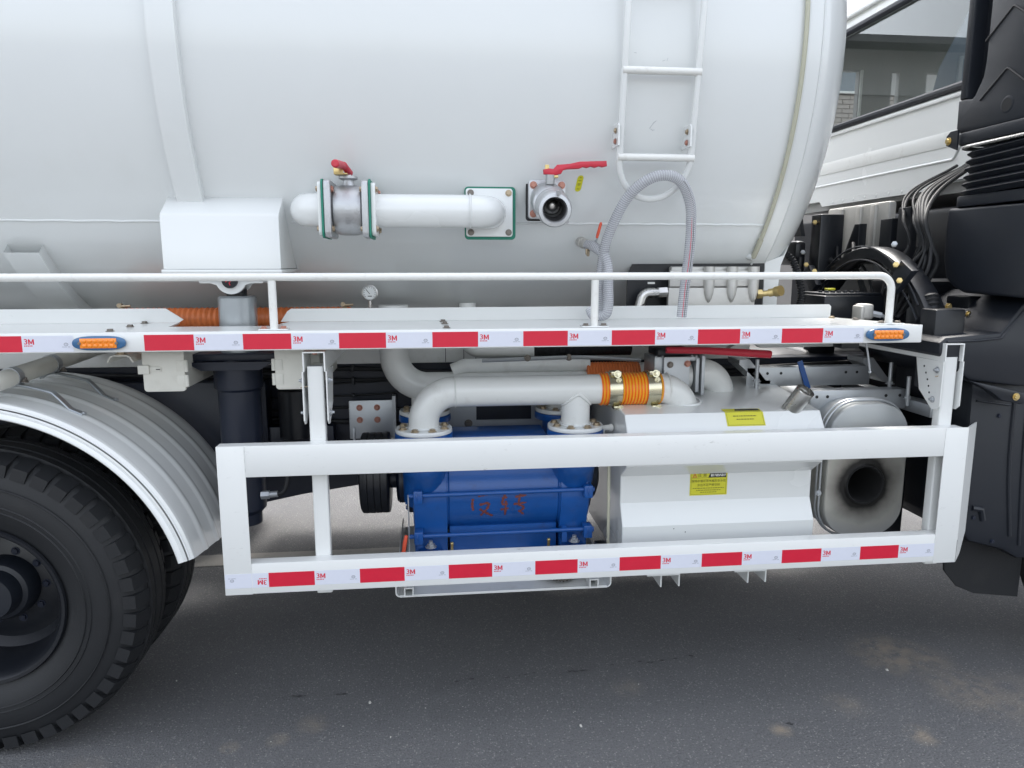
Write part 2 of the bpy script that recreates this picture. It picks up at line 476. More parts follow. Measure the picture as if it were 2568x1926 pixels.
# shared bolt meshes: hexagon head with washer, axis +Z, head radius 1
def bolt_mesh(name, m, stud=False):
    b = B()
    lathe(b, [(0, 0), (1.38, 0), (1.38, 0.16), (0, 0.16)], (0, 0, 0), (0, 0, 1), 20)
    rings = [[b.verts.new((r*cos(pi/3*k), r*sin(pi/3*k), z)) for k in range(6)] for r, z in ((1, 0.165), (1, 0.72), (0.86, 0.82))]
    for A, C in zip(rings, rings[1:]):
        for k in range(6): b.faces.new((A[k], A[(k+1) % 6], C[(k+1) % 6], C[k]))
    b.faces.new(rings[-1])
    if stud: cyl(b, (0, 0, 0.8), (0, 0, 1.55), 0.52, n=12)
    me = bpy.data.meshes.new(name)
    bmesh.ops.recalc_face_normals(b, faces=b.faces[:])
    b.to_mesh(me); b.free(); me.materials.append(M[m])
    me.shade_smooth(); me.set_sharp_from_angle(angle=radians(30))
    return me
BOLT = {k: bolt_mesh('bolt_'+k, k) for k in ('zinc', 'zincred', 'bolt', 'galv', 'brass', 'white', 'blue', 'navy')}
NUT = {k: bolt_mesh('nut_'+k, k, True) for k in ('zinc', 'bolt', 'galv', 'blue', 'clamp')}

def bolt(parent, pos, d=(0, -1, 0), s=0.010, kind='zinc', nut=False, name='bolt'):
    q = Vector(d).to_track_quat('Z', 'Y')
    q = q @ Matrix.Rotation(random.random()*6, 4, 'Z').to_quaternion()
    return inst(name, (NUT if nut else BOLT)[kind], parent, pos, q, s)

# text as flat mesh data: (verts 2-D, faces), centred
_tc = {}
def text2d(s, size=1.0, offset=0.0, align='CENTER'):
    key = (s, offset, align)
    if key not in _tc:
        cu = bpy.data.curves.new('lettering', 'FONT')
        cu.body = s; cu.size = 1.0; cu.offset = offset; cu.align_x = align; cu.align_y = 'CENTER'; cu.resolution_u = 3
        o = bpy.data.objects.new('lettering', cu); COL.objects.link(o)
        dg = bpy.context.evaluated_depsgraph_get()
        me = bpy.data.meshes.new_from_object(o.evaluated_get(dg))
        _tc[key] = ([(v.co.x, v.co.y) for v in me.vertices], [tuple(p.vertices) for p in me.polygons])
        bpy.data.objects.remove(o); bpy.data.curves.remove(cu); bpy.data.meshes.remove(me)
    v, f = _tc[key]
    return [(x*size, y*size) for x, y in v], f

def put2d(b, vf, fn, mi=0, sx=1.0):
    vs, fs = vf
    V = [b.verts.new(fn(x*sx, y)) for x, y in vs]
    for f in fs:
        try: b.faces.new([V[i] for i in f]).material_index = mi
        except ValueError: pass

def poly2d(b, pts, fn, mi=0):
    b.faces.new([b.verts.new(fn(x, y)) for x, y in pts]).material_index = mi

# ------------------------------------------------------------------ the setting
def sheet(name, x0, x1, y0, y1, z, m, kind='structure'):
    b = B(); b.faces.new([b.verts.new(p) for p in ((x0,y0,z),(x1,y0,z),(x1,y1,z),(x0,y1,z))])
    o = obj(name, b, m, smooth=False); o['kind'] = kind
    return o
ground = sheet('ground', -300, 300, -300, 300, 0.0, 'asphalt')
b = B()
n = 26
for i in range(n):
    xa, xb = -14+i*0.6, -14+(i+1)*0.6
    w = lambda x: 0.006*sin(x*3.1)+0.004*sin(x*9.7)
    sl = lambda x: 1.60+0.012*(x)
    b.faces.new([b.verts.new(p) for p in ((xa, sl(xa)+w(xa), 0.004), (xb, sl(xb)+w(xb), 0.004), (xb, sl(xb)+0.145+w(xb+3), 0.004), (xa, sl(xa)+0.145+w(xa+3), 0.004))])
bmesh.ops.remove_doubles(b, verts=b.verts[:], dist=1e-5)
line = obj('painted_road_line', b, 'roadline', smooth=False); line['kind'] = 'structure'
DRIPS = [(0.342, 0.286), (0.541, 0.283), (1.005, 0.316), (1.159, 0.322), (1.293, 0.337), (1.442, 0.336), (1.526, 0.336), (1.616, 0.356), (1.774, 0.37), (1.835, 0.369), (1.916, 0.376), (2.012, 0.398), (2.221, 0.425), (2.311, 0.442), (2.54, 0.472), (2.68, 0.485), (2.145, -0.095)]
# loose grit on the asphalt
b = B()
for i in range(60):
    x, y = random.uniform(-0.7, 3.3), random.choice((random.uniform(-0.5, 0.6), random.uniform(-0.5, 0.1)))
    s = random.choice((0.0015, 0.002, 0.0025, 0.003, 0.006 if random.random() < 0.35 else 0.002))
    r = bmesh.ops.create_icosphere(b, subdivisions=1, radius=s, matrix=Matrix.Translation((x, y, s*0.45)))
    for v in r['verts']: v.co += Vector((random.uniform(-.4, .4), random.uniform(-.4, .4), random.uniform(-.3, .2)))*s
grit = obj('grit', b, 'stone', smooth=False); grit['kind'] = 'stuff'; grit['label'] = 'small pale stones scattered over the dark asphalt'; grit['category'] = 'grit'

# dark oil drips in a broken line across the asphalt
b = B()
for (x, y) in DRIPS:
    for k in range(random.choice((1, 2, 3))):
        cx, cy, rx, ry = x+random.uniform(-.04, .04), y+random.uniform(-.008, .008), random.uniform(.004, .012), random.uniform(.002, .005)
        ph = random.uniform(0, 6)
        b.faces.new([b.verts.new((cx+rx*cos(t)*(1+.3*sin(3*t+ph)), cy+ry*sin(t)*(1+.3*sin(2*t+ph)), .0035)) for t in [2*pi*i/14 for i in range(14)]])
oil = obj('oil_drips', b, 'oil', smooth=False); oil['kind'] = 'stuff'; oil['label'] = 'broken line of small dark oil drips on the asphalt'; oil['category'] = 'oil drips'

# building on the far side of the truck, seen through the cab's rear window
bld = bpy.data.objects.new('brick_building', None); COL.objects.link(bld)
bld.location = (0, 0, 0)
bld['label'] = 'pale brick building beyond the truck, glimpsed through the cab rear window'; bld['category'] = 'building'
BY = 9.0
b = B(); box(b, -14, 22, BY, BY+7, 0, 4.32); wall = obj('wall', b, 'mortar', bld, smooth=False)
b = B(); box(b, -14, 22, BY-0.03, BY+7, 4.325, 5.0); obj('upper_wall', b, 'render', bld, smooth=False)
b = B(); prism(b, [(BY-0.6, 5.05), (BY+3.5, 6.2), (BY+7.6, 5.05), (BY+7.6, 4.95), (BY+3.5, 6.08), (BY-0.6, 4.95)], 'x', -14.5, 22.5); obj('roof', b, 'rooftile', bld, smooth=False)
for wx in (-11, -7.5, -4, -0.5, 3.0, 6.3, 10.2, 13.8, 17.4):
    b = B(); box(b, wx, wx+1.35, BY-0.05, BY-0.035, 4.36, 4.9); w_ = obj('window', b, 'paneglass', bld, smooth=False)
    b = B()
    for q in ((wx-.06, wx, 4.33, 4.94), (wx+1.35, wx+1.41, 4.33, 4.94), (wx, wx+1.35, 4.33, 4.36), (wx, wx+1.35, 4.9, 4.94)):
        box(b, q[0], q[1], BY-0.075, BY-0.032, q[2], q[3])
    obj('frame', b, 'whiteprint', w_, smooth=False)
b = B(); box(b, 0, 0.235, -0.018, 0.02, 0, 0.06, 0.004, 1)
bm_ = bpy.data.meshes.new('brick'); b.to_mesh(bm_); b.free(); bm_.materials.append(M['brick'])
for row in range(22):
    for c in range(12):
        inst('brick', bm_, wall, (6.2+c*0.245+(0.12 if row % 2 else 0), BY-0.0+random.uniform(-.003, .003), 2.80+row*0.069))

# ------------------------------------------------------------------ the truck
truck = bpy.data.objects.new('vacuum_truck', None); COL.objects.link(truck)
truck['label'] = 'white vacuum tanker truck with blue pump and red and white tape along its side'
truck['category'] = 'truck'
T = truck
TY, TZ, TR = 1.25, 2.475, 1.10
def tank_y(z, r=TR): return TY - sqrt(max(0, r*r-(z-TZ)**2))

# --- tank
b = B()
prof = [(TR, x) for x in (-4.2, -3, -2, -1, 0, 1, 2, 2.2, 2.245)]
for i in range(1, 25):
    t = pi/2*i/24
    prof.append((TR*cos(t), 2.245+0.365*sin(t)))
lathe(b, prof, (0, TY, TZ), (1, 0, 0), 160)
tank = obj('tank', b, 'tank', T, 'large white cylindrical steel tank')
def ring_band(name, x0, x1, r0, r1, a0, a1, m, parent, n=80):
    bb = B(); lathe(bb, [(r0, x0), (r1, x0), (r1, x1), (r0, x1), (r0, x0)], (0, TY, TZ), (1, 0, 0), n, a0=a0, a1=a1)
    return obj(name, bb, m, parent)
def ang_of(z):  # angle (from +Y, ccw towards +Z) of the near side of the tank at height z
    return pi + math.asin((TZ-z)/TR)
ring_band('stiffening_ring', 0.035, 0.12, TR-0.01, TR+0.03, 0.5*pi, ang_of(1.885), 'tank', tank)
ring_band('saddle_leg', -0.605, -0.485, TR-0.02, TR+0.045, ang_of(1.735), ang_of(1.46), 'tank', tank, 16)
# weld seams
def arc_pts(x, r, z0, z1, n=40):
    a0, a1 = ang_of(z0), ang_of(z1)
    return [(x, TY+r*cos(a0+(a1-a0)*i/n), TZ+r*sin(a0+(a1-a0)*i/n)) for i in range(n+1)]
b = B(); tube(b, arc_pts(2.205, TR+0.001, 3.2, 1.45), 0.0055, 8); obj('weld_seam', b, 'tank', tank)
b = B(); tube(b, arc_pts(2.262, TR-0.0005, 3.2, 1.45), 0.0028, 8); obj('weld_seam', b, 'tank', tank)
zs = 1.815
for xa, xb in ((-3, 0.02), (0.4, 2.2)):
    b = B(); tube(b, [(xa+(xb-xa)*i/60, tank_y(zs), zs+0.0012*sin(i*2.1)) for i in range(61)], 0.0045, 8); obj('weld_seam', b, 'tank', tank)
b = B(); box(b, -3, 2.195, tank_y(1.5)+0.5, 1.75, 1.30, 1.42); obj('tank_keel', b, 'white', tank)
# liquid level sight tube along the front seam
b = B(); tube(b, arc_pts(2.192, TR+0.011, 3.3, 1.715, 60), 0.008, 10); st = obj('sight_tube', b, 'tubeclear', T, 'narrow yellowed sight tube running down the tank')
b = B(); tube(b, arc_pts(2.192, TR+0.011, 1.765, 1.70, 8), 0.011, 12); obj('end_sleeve', b, 'tubeclear', st)
b = B(); p = Vector(arc_pts(2.192, TR+0.011, 1.71, 1.69, 2)[1]); cyl(b, p, p+Vector((-0.03, 0.05, 0.015)), 0.014); obj('spigot', b, 'tank', st)

# --- lift bracket box on the tank with its clevis
b = B()
prism(b, [(0.225, 1.648), (0.225, 1.822), (0.234, 1.836), (0.325, 1.900), (0.60, 1.90), (0.60, 1.648)], 'x', -0.005, 0.385, bev=0.004)
lb = obj('lift_bracket', b, 'white', T, 'white folded steel box bracket welded low on the tank')
b = B(); box(b, -0.008, 0.39, 0.212, 0.6, 1.634, 1.6465, 0.004); obj('lip', b, 'white', lb)
b = B(); box(b, 0.045, 0.375, 0.235, 0.55, 1.612, 1.633, 0.003); obj('base_plate', b, 'white', lb)
for ly in (0.262, 0.36):
    b = B()
    cx, cz, R_ = 0.203, 1.612, 0.052
    pts = [(0.09, 1.6115), (0.10, 1.598), (0.135, 1.598)] + [(cx+R_*cos(a), cz+R_*sin(a)) for a in [pi*1.13+(pi*0.74)*i/14 for i in range(15)]] + [(0.271, 1.598), (0.31, 1.598), (0.318, 1.6115)]
    prism(b, pts, 'y', ly, ly+0.022, bev=0.002); obj('lug', b, 'white', lb)
b = B(); cyl(b, (0.203, 0.248, 1.607), (0.203, 0.40, 1.607), 0.026, n=28); obj('pin', b, 'black', lb)
b = B(); tube(b, [(0.19, 0.2475, 1.603), (0.2, 0.2475, 1.612), (0.208, 0.2475, 1.607), (0.202, 0.2475, 1.60), (0.205, 0.2475, 1.592)], 0.002, 6); obj('paint_mark', b, 'redprint', lb)
for x in (0.09, 0.33):
    b = B(); cyl(b, (x, 0.2338, 1.622), (x, 0.2352, 1.622), 0.0035, n=12); obj('hole', b, 'blackgasket', lb)

# --- hydraulic lift cylinder
LCX, LCY = 0.203, 0.335
b = B()
lathe(b, [(0, 1.552), (0.060, 1.552), (0.066, 1.545), (0.066, 1.30), (0, 1.30)], (LCX, LCY, 0), (0, 0, 1), 48)
lc = obj('lift_cylinder', b, 'greypaint', T, 'grey upright hydraulic lift cylinder')
b = B(); cyl(b, (LCX, LCY, 1.551), (LCX, LCY, 1.575), 0.035); box(b, LCX-.03, LCX+.03, LCY-.047, LCY+.02, 1.56, 1.62, .004); obj('rod_eye', b, 'black', lc)
b = B(); lathe(b, [(0, 1.335), (0.085, 1.335), (0.085, 1.22), (0.075, 1.21), (0.073, 0.76), (0.055, 0.74), (0.055, 0.70), (0, 0.695)], (LCX-0.012, LCY, 0), (0, 0, 1), 40); obj('barrel', b, 'navy', lc)
b = B(); box(b, 0.0, 0.37, 0.25, 0.81, 1.325, 1.352, .004); prism(b, [(0.04, 1.324), (0.34, 1.324), (0.29, 1.295), (0.09, 1.295)], 'y', 0.235, 0.26); obj('trunnion_plate', b, 'navy', lc)
b = B(); tube(b, rpath([(0.275, 0.30, 0.815), (0.34, 0.30, 0.82), (0.355, 0.32, 0.90), (0.38, 0.5, 0.95)], 0.03), 0.009, 10); obj('hydraulic_hose', b, 'corr', lc)
b = B(); cyl(b, (0.255, .30, .815), (0.285, .30, .816), .016, n=6); cyl(b, (0.285, .30, .816), (0.315, .30, .818), .012, n=12); obj('fitting', b, 'galv', lc)

# --- suction line with ball valve
VY, VZ, PR = 0.20, 1.845, 0.056
b = B()
tube(b, rpath([(0.545, VY, VZ), (0.475, VY, VZ), (0.475, VY+0.30, VZ+0.02)], 0.066, 14), PR, 32)
sl = obj('suction_line', b, 'white', T, 'white pipe with flanged ball valve standing off the tank side')
b = B(); tube(b, rpath([(0.72, VY, VZ), (1.115, VY, VZ), (1.115, VY+0.25, VZ)], 0.078, 16), PR, 32); obj('outlet_pipe', b, 'white', sl)
b = B(); lathe(b, [(PR+.004, 0), (PR+.0045, .003), (PR, .007)], (1.035, VY, VZ), (1, 0, 0), 32); obj('weld_bead', b, 'white', sl)
b = B(); tube(b, [(1.115+.060*cos(a), 0.283, VZ+.060*sin(a)) for a in [2*pi*i/30 for i in range(30)]], 0.006, 8, closed=True); obj('weld_bead', b, 'white', sl)
def sq_flange(name, x0, x1, h, m, parent, cy=VY, cz=VZ, r=0.018, bev=0.002):
    bb = B(); prism(bb, rrect(cy-h, cy+h, cz-h, cz+h, r), 'x', x0, x1, bev=bev); return obj(name, bb, m, parent)
sq_flange('flange', 0.534, 0.5455, 0.088, 'white', sl)
sq_flange('gasket', 0.546, 0.5525, 0.095, 'green', sl, bev=0)
sq_flange('flange', 0.553, 0.576, 0.093, 'steel', sl, bev=0.004)
sq_flange('flange', 0.676, 0.699, 0.093, 'steel', sl, bev=0.004)
sq_flange('gasket', 0.6995, 0.7055, 0.096, 'green', sl, bev=0)
sq_flange('flange', 0.706, 0.7205, 0.086, 'white', sl)
b = B(); lathe(b, [(0.07, 0.5765), (0.078, 0.582), (0.083, 0.60), (0.084, 0.626), (0.083, 0.652), (0.078, 0.67), (0.07, 0.6755)], (0, VY, VZ), (1, 0, 0), 48); vb = obj('valve_body', b, 'steel', sl)
b = B(); put2d(b, text2d('DN100', 0.032, 0.01), lambda x, y: (0.628+y, VY-sqrt(0.0845**2-min(x, .08)**2)-0.0006, VZ-x-0.005)); obj('cast_lettering', b, 'steel', sl)
b = B(); lathe(b, [(0.028, 0.07), (0.020, 0.085), (0.018, 0.098), (0.032, 0.104), (0.032, 0.112), (0, 0.112)], (0.626, VY, VZ), (0, 0, 1), 24); cyl(b, (0.626, VY, VZ+.112), (0.626, VY, VZ+.13), .011, n=6); obj('stem', b, 'steel', sl)
b = B(); box(b, 0.585, 0.628, VY-.05, VY+.005, VZ+.1135, VZ+.118, .001); box(b, 0.585, 0.616, VY-.054, VY-.050, VZ+.112, VZ+.138, .001); obj('locking_plate', b, 'brass', sl)
b = B()
tube(b, [(0.630, VY+.01, VZ+.125), (0.626, VY-.02, VZ+.130), (0.618, VY-.055, VZ+.142)], 0.012, 12)
tube(b, [(0.618, VY-.05, VZ+.139), (0.613, VY-.075, VZ+.140), (0.607, VY-.16, VZ+.132), (0.606, VY-.175, VZ+.131), (0.606, VY-.178, VZ+.131)], [0.012, 0.0125, 0.0135, 0.0125, 0.009], 18)
obj('lever', b, 'red', sl)
for fx, d in ((0.5335, -1), (0.5765, 1), (0.6755, -1), (0.721, 1)):
    for dy in (-0.064, 0.064):
        for dz in (-0.064, 0.064):
            bolt(sl, (fx, VY+dy, VZ+dz), (d, 0, 0), 0.009, random.choice(('zinc', 'zincred', 'zinc')))
b = B(); prism(b, rrect(1.115-.092, 1.115+.092, VZ-.093, VZ+.093, 0.014), 'y', 0.289, 0.302); obj('gasket', b, 'green', sl)
b = B(); prism(b, rrect(1.112-.085, 1.112+.083, VZ-.083, VZ+.086, 0.010), 'y', 0.274, 0.2885, bev=.002); obj('wall_plate', b, 'white', sl)
b = B(); lathe(b, [(0.082, .3025), (0.082, .46)], (1.115, 0, VZ), (0, 1, 0), 32); obj('wall_neck', b, 'tank', sl)
for dx in (-.068, .068):
    for dz in (-.068, .07): bolt(sl, (1.112+dx, 0.2735, VZ+dz), (0, -1, 0), 0.0085, random.choice(('bolt', 'zinc')))

# --- discharge valve with cam coupling
D0, D1 = Vector((1.318, 0.26, 1.893)), Vector((1.313, 0.055, 1.84))
ax = (D1-D0).normalized(); LD = (D1-D0).length
b = B(); prism(b, rrect(1.318-.074, 1.318+.070, 1.893-.074, 1.893+.072, .012), 'y', 0.284, 0.292); 
dv = obj('discharge_valve', b, 'blackgasket', T, 'cast steel ball valve with open round coupling')
b = B(); prism(b, rrect(1.318-.068, 1.318+.068, 1.893-.068, 1.893+.068, .012), 'y', 0.262, 0.2835, bev=.003); obj('flange', b, 'steel', dv)
b = B(); lathe(b, [(0.06, -0.02), (0.062, 0.02), (0.064, 0.05), (0.060, 0.085), (0.05, 0.095), (0.05, 0.12), (0.046, 0.125)], D0, ax, 40); obj('valve_body', b, 'steel', dv)
b = B(); lathe(b, [(0.046, 0.12), (0.057, 0.122), (0.060, 0.135), (0.0585, 0.15), (0.054, 0.154), (0.059, 0.158), (0.0605, 0.18), (0.0585, 0.195), (0.054, 0.205), (0.043, 0.207), (0.0385, 0.2), (0.037, 0.14), (0.030, 0.10), (0, 0.10)], D0, ax, 48); cp = obj('coupling', b, 'steel', dv)
b = B(); lathe(b, [(0.0365, 0.20), (0.034, 0.197), (0.033, 0.145), (0.0365, 0.14)], D0, ax, 40); obj('rubber_seal', b, 'blackgasket', dv)
b = B(); bmesh.ops.create_uvsphere(b, u_segments=28, v_segments=16, radius=0.030, matrix=Matrix.Translation(D0+ax*0.118)); obj('ball', b, 'stain', dv)
for a in (0.4, 2.4, 4.5):
    u, v = frame_of(ax)
    b = B(); c = D0+ax*0.2+u*(0.057*cos(a))+v*(0.057*sin(a)); tube(b, [c-ax*0.03, c+ax*0.006], 0.0075, 8); obj('cam_lug', b, 'steel', dv)
b = B(); cyl(b, (1.318, 0.20, 1.94), (1.318, 0.195, 1.972), 0.016); cyl(b, (1.318, 0.195, 1.972), (1.318, 0.195, 1.99), 0.010, n=6); obj('stem', b, 'steel', dv)
b = B()
prism(b, [(1.294, 1.972), (1.292, 1.988), (1.312, 1.992), (1.328, 1.990), (1.340, 2.004), (1.385, 2.008), (1.42, 2.016), (1.515, 2.020), (1.517, 2.002), (1.50, 1.998), (1.488, 2.001), (1.474, 1.996), (1.46, 2.0), (1.446, 1.995), (1.432, 1.998), (1.418, 1.992), (1.378, 1.99), (1.362, 1.986), (1.355, 1.974), (1.33, 1.968)], 'y', 0.184, 0.204, bev=.004)
obj('lever', b, 'red', dv)
b = B(); cyl(b, (1.306, .194, 1.985), (1.306, .194, 2.004), .008, n=6); box(b, 1.318, 1.345, .187, .201, 1.960, 1.969, .001); obj('lever_nut', b, 'brass', dv)
for dx, dz in ((-.05, .05), (.052, .05), (-.05, -.05)): bolt(dv, (1.318+dx, 0.2615, 1.893+dz), (0, -1, 0), 0.0095, 'zincred')
# yellow oval tag stuck on the tank
b = B()
zt = 1.952
fn = lambda x, y: (1.438+x+y*0.14, tank_y(zt+y)-0.0015, zt+y)
poly2d(b, rrect(-.011, .011, -.027, .027, .0105), fn, 0)
fn2 = lambda x, y: (1.438+x+y*0.14, tank_y(zt+y)-0.0022, zt+y)
for yy, ww in ((.018, .004), (.008, .006), (-.002, .006), (-.006, .005), (-.019, .005)): poly2d(b, [(-ww, yy), (ww, yy), (ww, yy+.0022), (-ww, yy+.0022)], fn2, 1)
obj('oval_tag', b, ['lime', 'olive'], T, 'small yellow oval sticker beside a red lever')
# faint scuffs on the tank paint
b = B()
for cx, cz, pts in ((1.68, 2.145, [(-.01, -.012), (-.004, -.002), (.004, .008), (.012, .014)]), (1.682, 2.137, [(-.008, -.005), (0, -.009), (.006, -.007)]), (1.70, 2.345, [(-.006, 0), (.004, .004)]), (1.71, 2.352, [(0, -.006), (.003, .004)]), (1.60, 2.37, [(-.005, 0), (.003, -.002)])):
    tube(b, [(cx+x, tank_y(cz+z)+.0002, cz+z) for x, z in pts], .0009, 6)
obj('scuff_marks', b, 'galv', tank)

# --- ladder
LX0, LX1 = 1.556, 1.812
def lad_y(z): return 0.10 + max(0, (2.5-z))*0.145 if z < 2.5 else 0.10
zt = 3.4
cxm = (LX0+LX1)/2; hw = (LX1-LX0)/2
path = [(LX0, 0.10, zt), (LX0, 0.10, 2.5), (LX0, lad_y(2.03), 2.03)]
for i in range(1, 24):
    a = pi*i/24
    path.append((cxm-hw*cos(a), 0.168+0.055*sin(a), 2.03-0.135*sin(a)))
path += [(LX1, lad_y(2.03), 2.03), (LX1, 0.10, 2.5), (LX1, 0.10, zt)]
b = B(); tube(b, path, 0.0115, 14); ld = obj('ladder', b, 'white', T, 'white tubular ladder curving to a loop at its foot')
for z in (2.03, 2.305, 2.58, 2.855):
    b = B(); tube(b, [(LX0-.008, lad_y(z)-.004, z), (LX1+.008, lad_y(z)-.004, z)], 0.0125, 14); obj('rung', b, 'rail', ld)
for sx, x in ((-1, LX0), (1, LX1)):
    b = B()
    xo = x-0.012 if sx < 0 else x-0.014
    prism(b, [(0.135, 2.065), (0.135, 2.13), (0.148, 2.14), (0.24, 2.14), (0.24, 2.065)], 'x', xo-.0025, xo+.0025); obj('mounting_plate', b, 'white', ld)
    for z in (2.082, 2.118): bolt(ld, (xo-.004, 0.168, z), (-1, 0, 0), 0.0075, 'zinc' if z > 2.1 else 'zincred')

# --- drain valve and clear hose
b = B(); cyl(b, (1.475, 0.45, 1.755), (1.475, 0.37, 1.742), 0.02); drn = obj('drain_valve', b, 'alu', T, 'small brass drain valve with thin orange red lever')
b = B(); cyl(b, (1.475, 0.375, 1.742), (1.492, 0.335, 1.735), 0.019, n=20); obj('valve_body', b, 'alu', drn)
b = B(); tube(b, rpath([(1.50, 0.335, 1.742), (1.516, 0.325, 1.752), (1.520, 0.32, 1.765)], .01), 0.004, 8); obj('lever_arm', b, 'galv', drn)
b = B(); tube(b, [(1.515, 0.318, 1.760), (1.519, 0.318, 1.775), (1.529, 0.318, 1.812), (1.530, 0.318, 1.818)], [.0045, .006, .0055, .003], 12); obj('lever', b, 'redorange', drn)
b = B(); cyl(b, (1.485, 0.325, 1.718), (1.481, 0.31, 1.696), 0.006, n=8); cyl(b, (1.478, .322, 1.72), (1.478, .318, 1.70), .005, n=8); obj('clamp_screw', b, 'zinc', drn)

hose = bpy.data.objects.new('clear_hose', None); COL.objects.link(hose)
hose['label'] = 'clear ribbed plastic hose looped over the foot of the ladder'; hose['category'] = 'hose'
hp = smooth_path([(1.484, 0.345, 1.737), (1.505, 0.31, 1.727), (1.532, 0.275, 1.70), (1.545, 0.26, 1.655), (1.547, 0.255, 1.58), (1.547, 0.25, 1.51), (1.535, 0.255, 1.478), (1.50, 0.285, 1.4765), (1.49, .30, 1.50)], 14)
hp2 = smooth_path([(1.532, 0.305, 1.478), (1.528, 0.30, 1.53), (1.528, 0.285, 1.65), (1.541, 0.255, 1.76), (1.588, 0.20, 1.885), (1.645, 0.155, 1.948), (1.71, 0.138, 1.968), (1.772, 0.15, 1.948), (1.822, 0.19, 1.882), (1.842, 0.225, 1.80), (1.846, 0.245, 1.70), (1.838, 0.255, 1.58), (1.832, 0.26, 1.468)], 14)
for pth, nm in ((hp, 'hose_run'), (hp2, 'hose_loop')):
    b = B(); tube(b, pth, 0.0185, 18, caps=False); hr = obj(nm, b, 'hosewall', hose)
    rs = resample(pth, 0.0006)
    tot = len(rs)*0.0006; pitch = 0.0075
    pts = []
    pu = None
    for i in range(0, len(rs)-1, 1):
        d = (rs[i+1]-rs[i]).normalized()
        if pu is None: pu, _ = frame_of(d)
        pu = (pu-d*pu.dot(d)).normalized(); pv = d.cross(pu)
        a = 2*pi*i*0.0006/pitch
        pts.append(rs[i]+(pu*cos(a)+pv*sin(a))*0.0184)
    b = B(); tube(b, pts, 0.0010, 4); obj('spiral_rib', b, 'wire', hr)
# printed red and blue stripe along the falling leg
b = B(); k = len(hp2)//2
tube(b, [p+Vector((-.004, -.0186, 0)) for p in hp2[k+24:]], 0.0011, 4); obj('red_stripe', b, 'redprint', hose)
b = B(); tube(b, [p+Vector((.0035, -.0186, 0)) for p in hp2[k+14:]], 0.0011, 4); obj('dark_stripe', b, 'blackprint', hose)

# --- pressure gauge
GX, GY_, GZ = 0.662, 0.47, 1.555
b = B(); lathe(b, [(0, .03), (0.027, .03), (0.0305, .025), (0.0305, 0.002), (0.027, 0), (0.025, .003)], (GX, GY_, GZ), (0, 1, 0), 36); gg = obj('pressure_gauge', b, 'stain', T, 'small round steel pressure gauge beside the orange hose')
b = B(); lathe(b, [(0, .0045), (0.0255, .0045)], (GX, GY_, GZ), (0, 1, 0), 32); obj('dial', b, 'glassgauge', gg)
b = B()
tube(b, [(GX, GY_+.0035, GZ-.004), (GX-.014, GY_+.0035, GZ+.014)], .0011, 4)
for i in range(13):
    a = -0.7+i*(pi+1.4)/12
    tube(b, [(GX+.019*cos(a), GY_+.0037, GZ+.019*sin(a)), (GX+.023*cos(a), GY_+.0037, GZ+.023*sin(a))], .0007, 4)
poly2d(b, [(-.008, -.011), (.008, -.011), (.008, -.014), (-.008, -.014)], lambda x, y: (GX+x, GY_+.0038, GZ+y))
obj('dial_marks', b, 'blackprint', gg)
b = B(); cyl(b, (GX, GY_+.02, GZ-.03), (GX, GY_+.02, 1.46), 0.007, n=12); obj('stem', b, 'stain', gg)

# --- orange vent hose lying behind the deck
b = B(); corrugated(b, [(-0.28+i*0.02, 0.56, 1.455) for i in range(44)], 0.040, 0.004, 0.02, 20); oh = obj('vent_hose', b, 'orangeold', T, 'rust orange ribbed hose lying behind the deck')
for x in (-0.29, 0.55):
    b = B(); lathe(b, [(0.045, 0), (0.047, 0), (0.047, .016), (0.045, .016)], (x, 0.56, 1.455), (1, 0, 0), 24); cyl(b, (x+.002, .55, 1.505), (x+.04, .55, 1.506), .005, n=8); cyl(b, (x, .545, 1.508), (x, .545+.02, 1.508), .009, n=10); obj('hose_clamp', b, 'zinc', oh)
b = B(); cyl(b, (0.55, .56, 1.455), (0.75, .56, 1.455), .036); cyl(b, (-0.28, .56, 1.455), (-0.5, .56, 1.455), .036); obj('spigot', b, 'pipe', oh)

# --- side deck with edge beam
b = B()
deck_poly = [(-2.2, 0.004), (2.612, 0.004), (2.616, 0.02), (2.512, 0.395), (0.372, 0.395), (0.338, 0.212), (0.002, 0.212), (-0.022, 0.395), (-2.2, 0.395)]
prism(b, deck_poly, 'z', 1.4475, 1.4525)
deck = obj('side_deck', b, 'guard', T, 'narrow white steel walkway along the truck side')
b = B(); box(b, -2.2, 2.62, -0.0, 0.0045, 1.3915, 1.4535, 0.0020); box(b, -2.2, 2.618, 0.005, 0.04, 1.3905, 1.395); box(b, 2.6145, 2.6195, 0.0046, 0.10, 1.394, 1.447); obj('edge_beam', b, 'guard', deck)
for pts in ([(-2.2, 1.453), (-0.022, 1.453), (-0.006, 1.464), (-0.066, 1.505), (-2.2, 1.505)], [(0.340, 1.453), (2.497, 1.453), (2.499, 1.496), (2.490, 1.505), (0.380, 1.501), (0.366, 1.492)]):
    b = B(); prism(b, pts, 'y', 0.39, 0.394); obj('upstand', b, 'guard', deck)
for x in (-1.3, -0.31, 0.95, 1.9, 2.45):
    b = B(); box(b, x-.03, x+.03, 0.05, 0.80, 1.395, 1.446, .003); obj('joist', b, 'cream', deck)
for p in ((-.12, .05), (-.126, .22), (-.135, .37), (.948, .06), (.945, .23), (.94, .34), (2.482, .35), (2.52, .25)):
    bolt(deck, (p[0], p[1], 1.453), (0, 0, 1), 0.0095, random.choice(('zinc', 'bolt')))

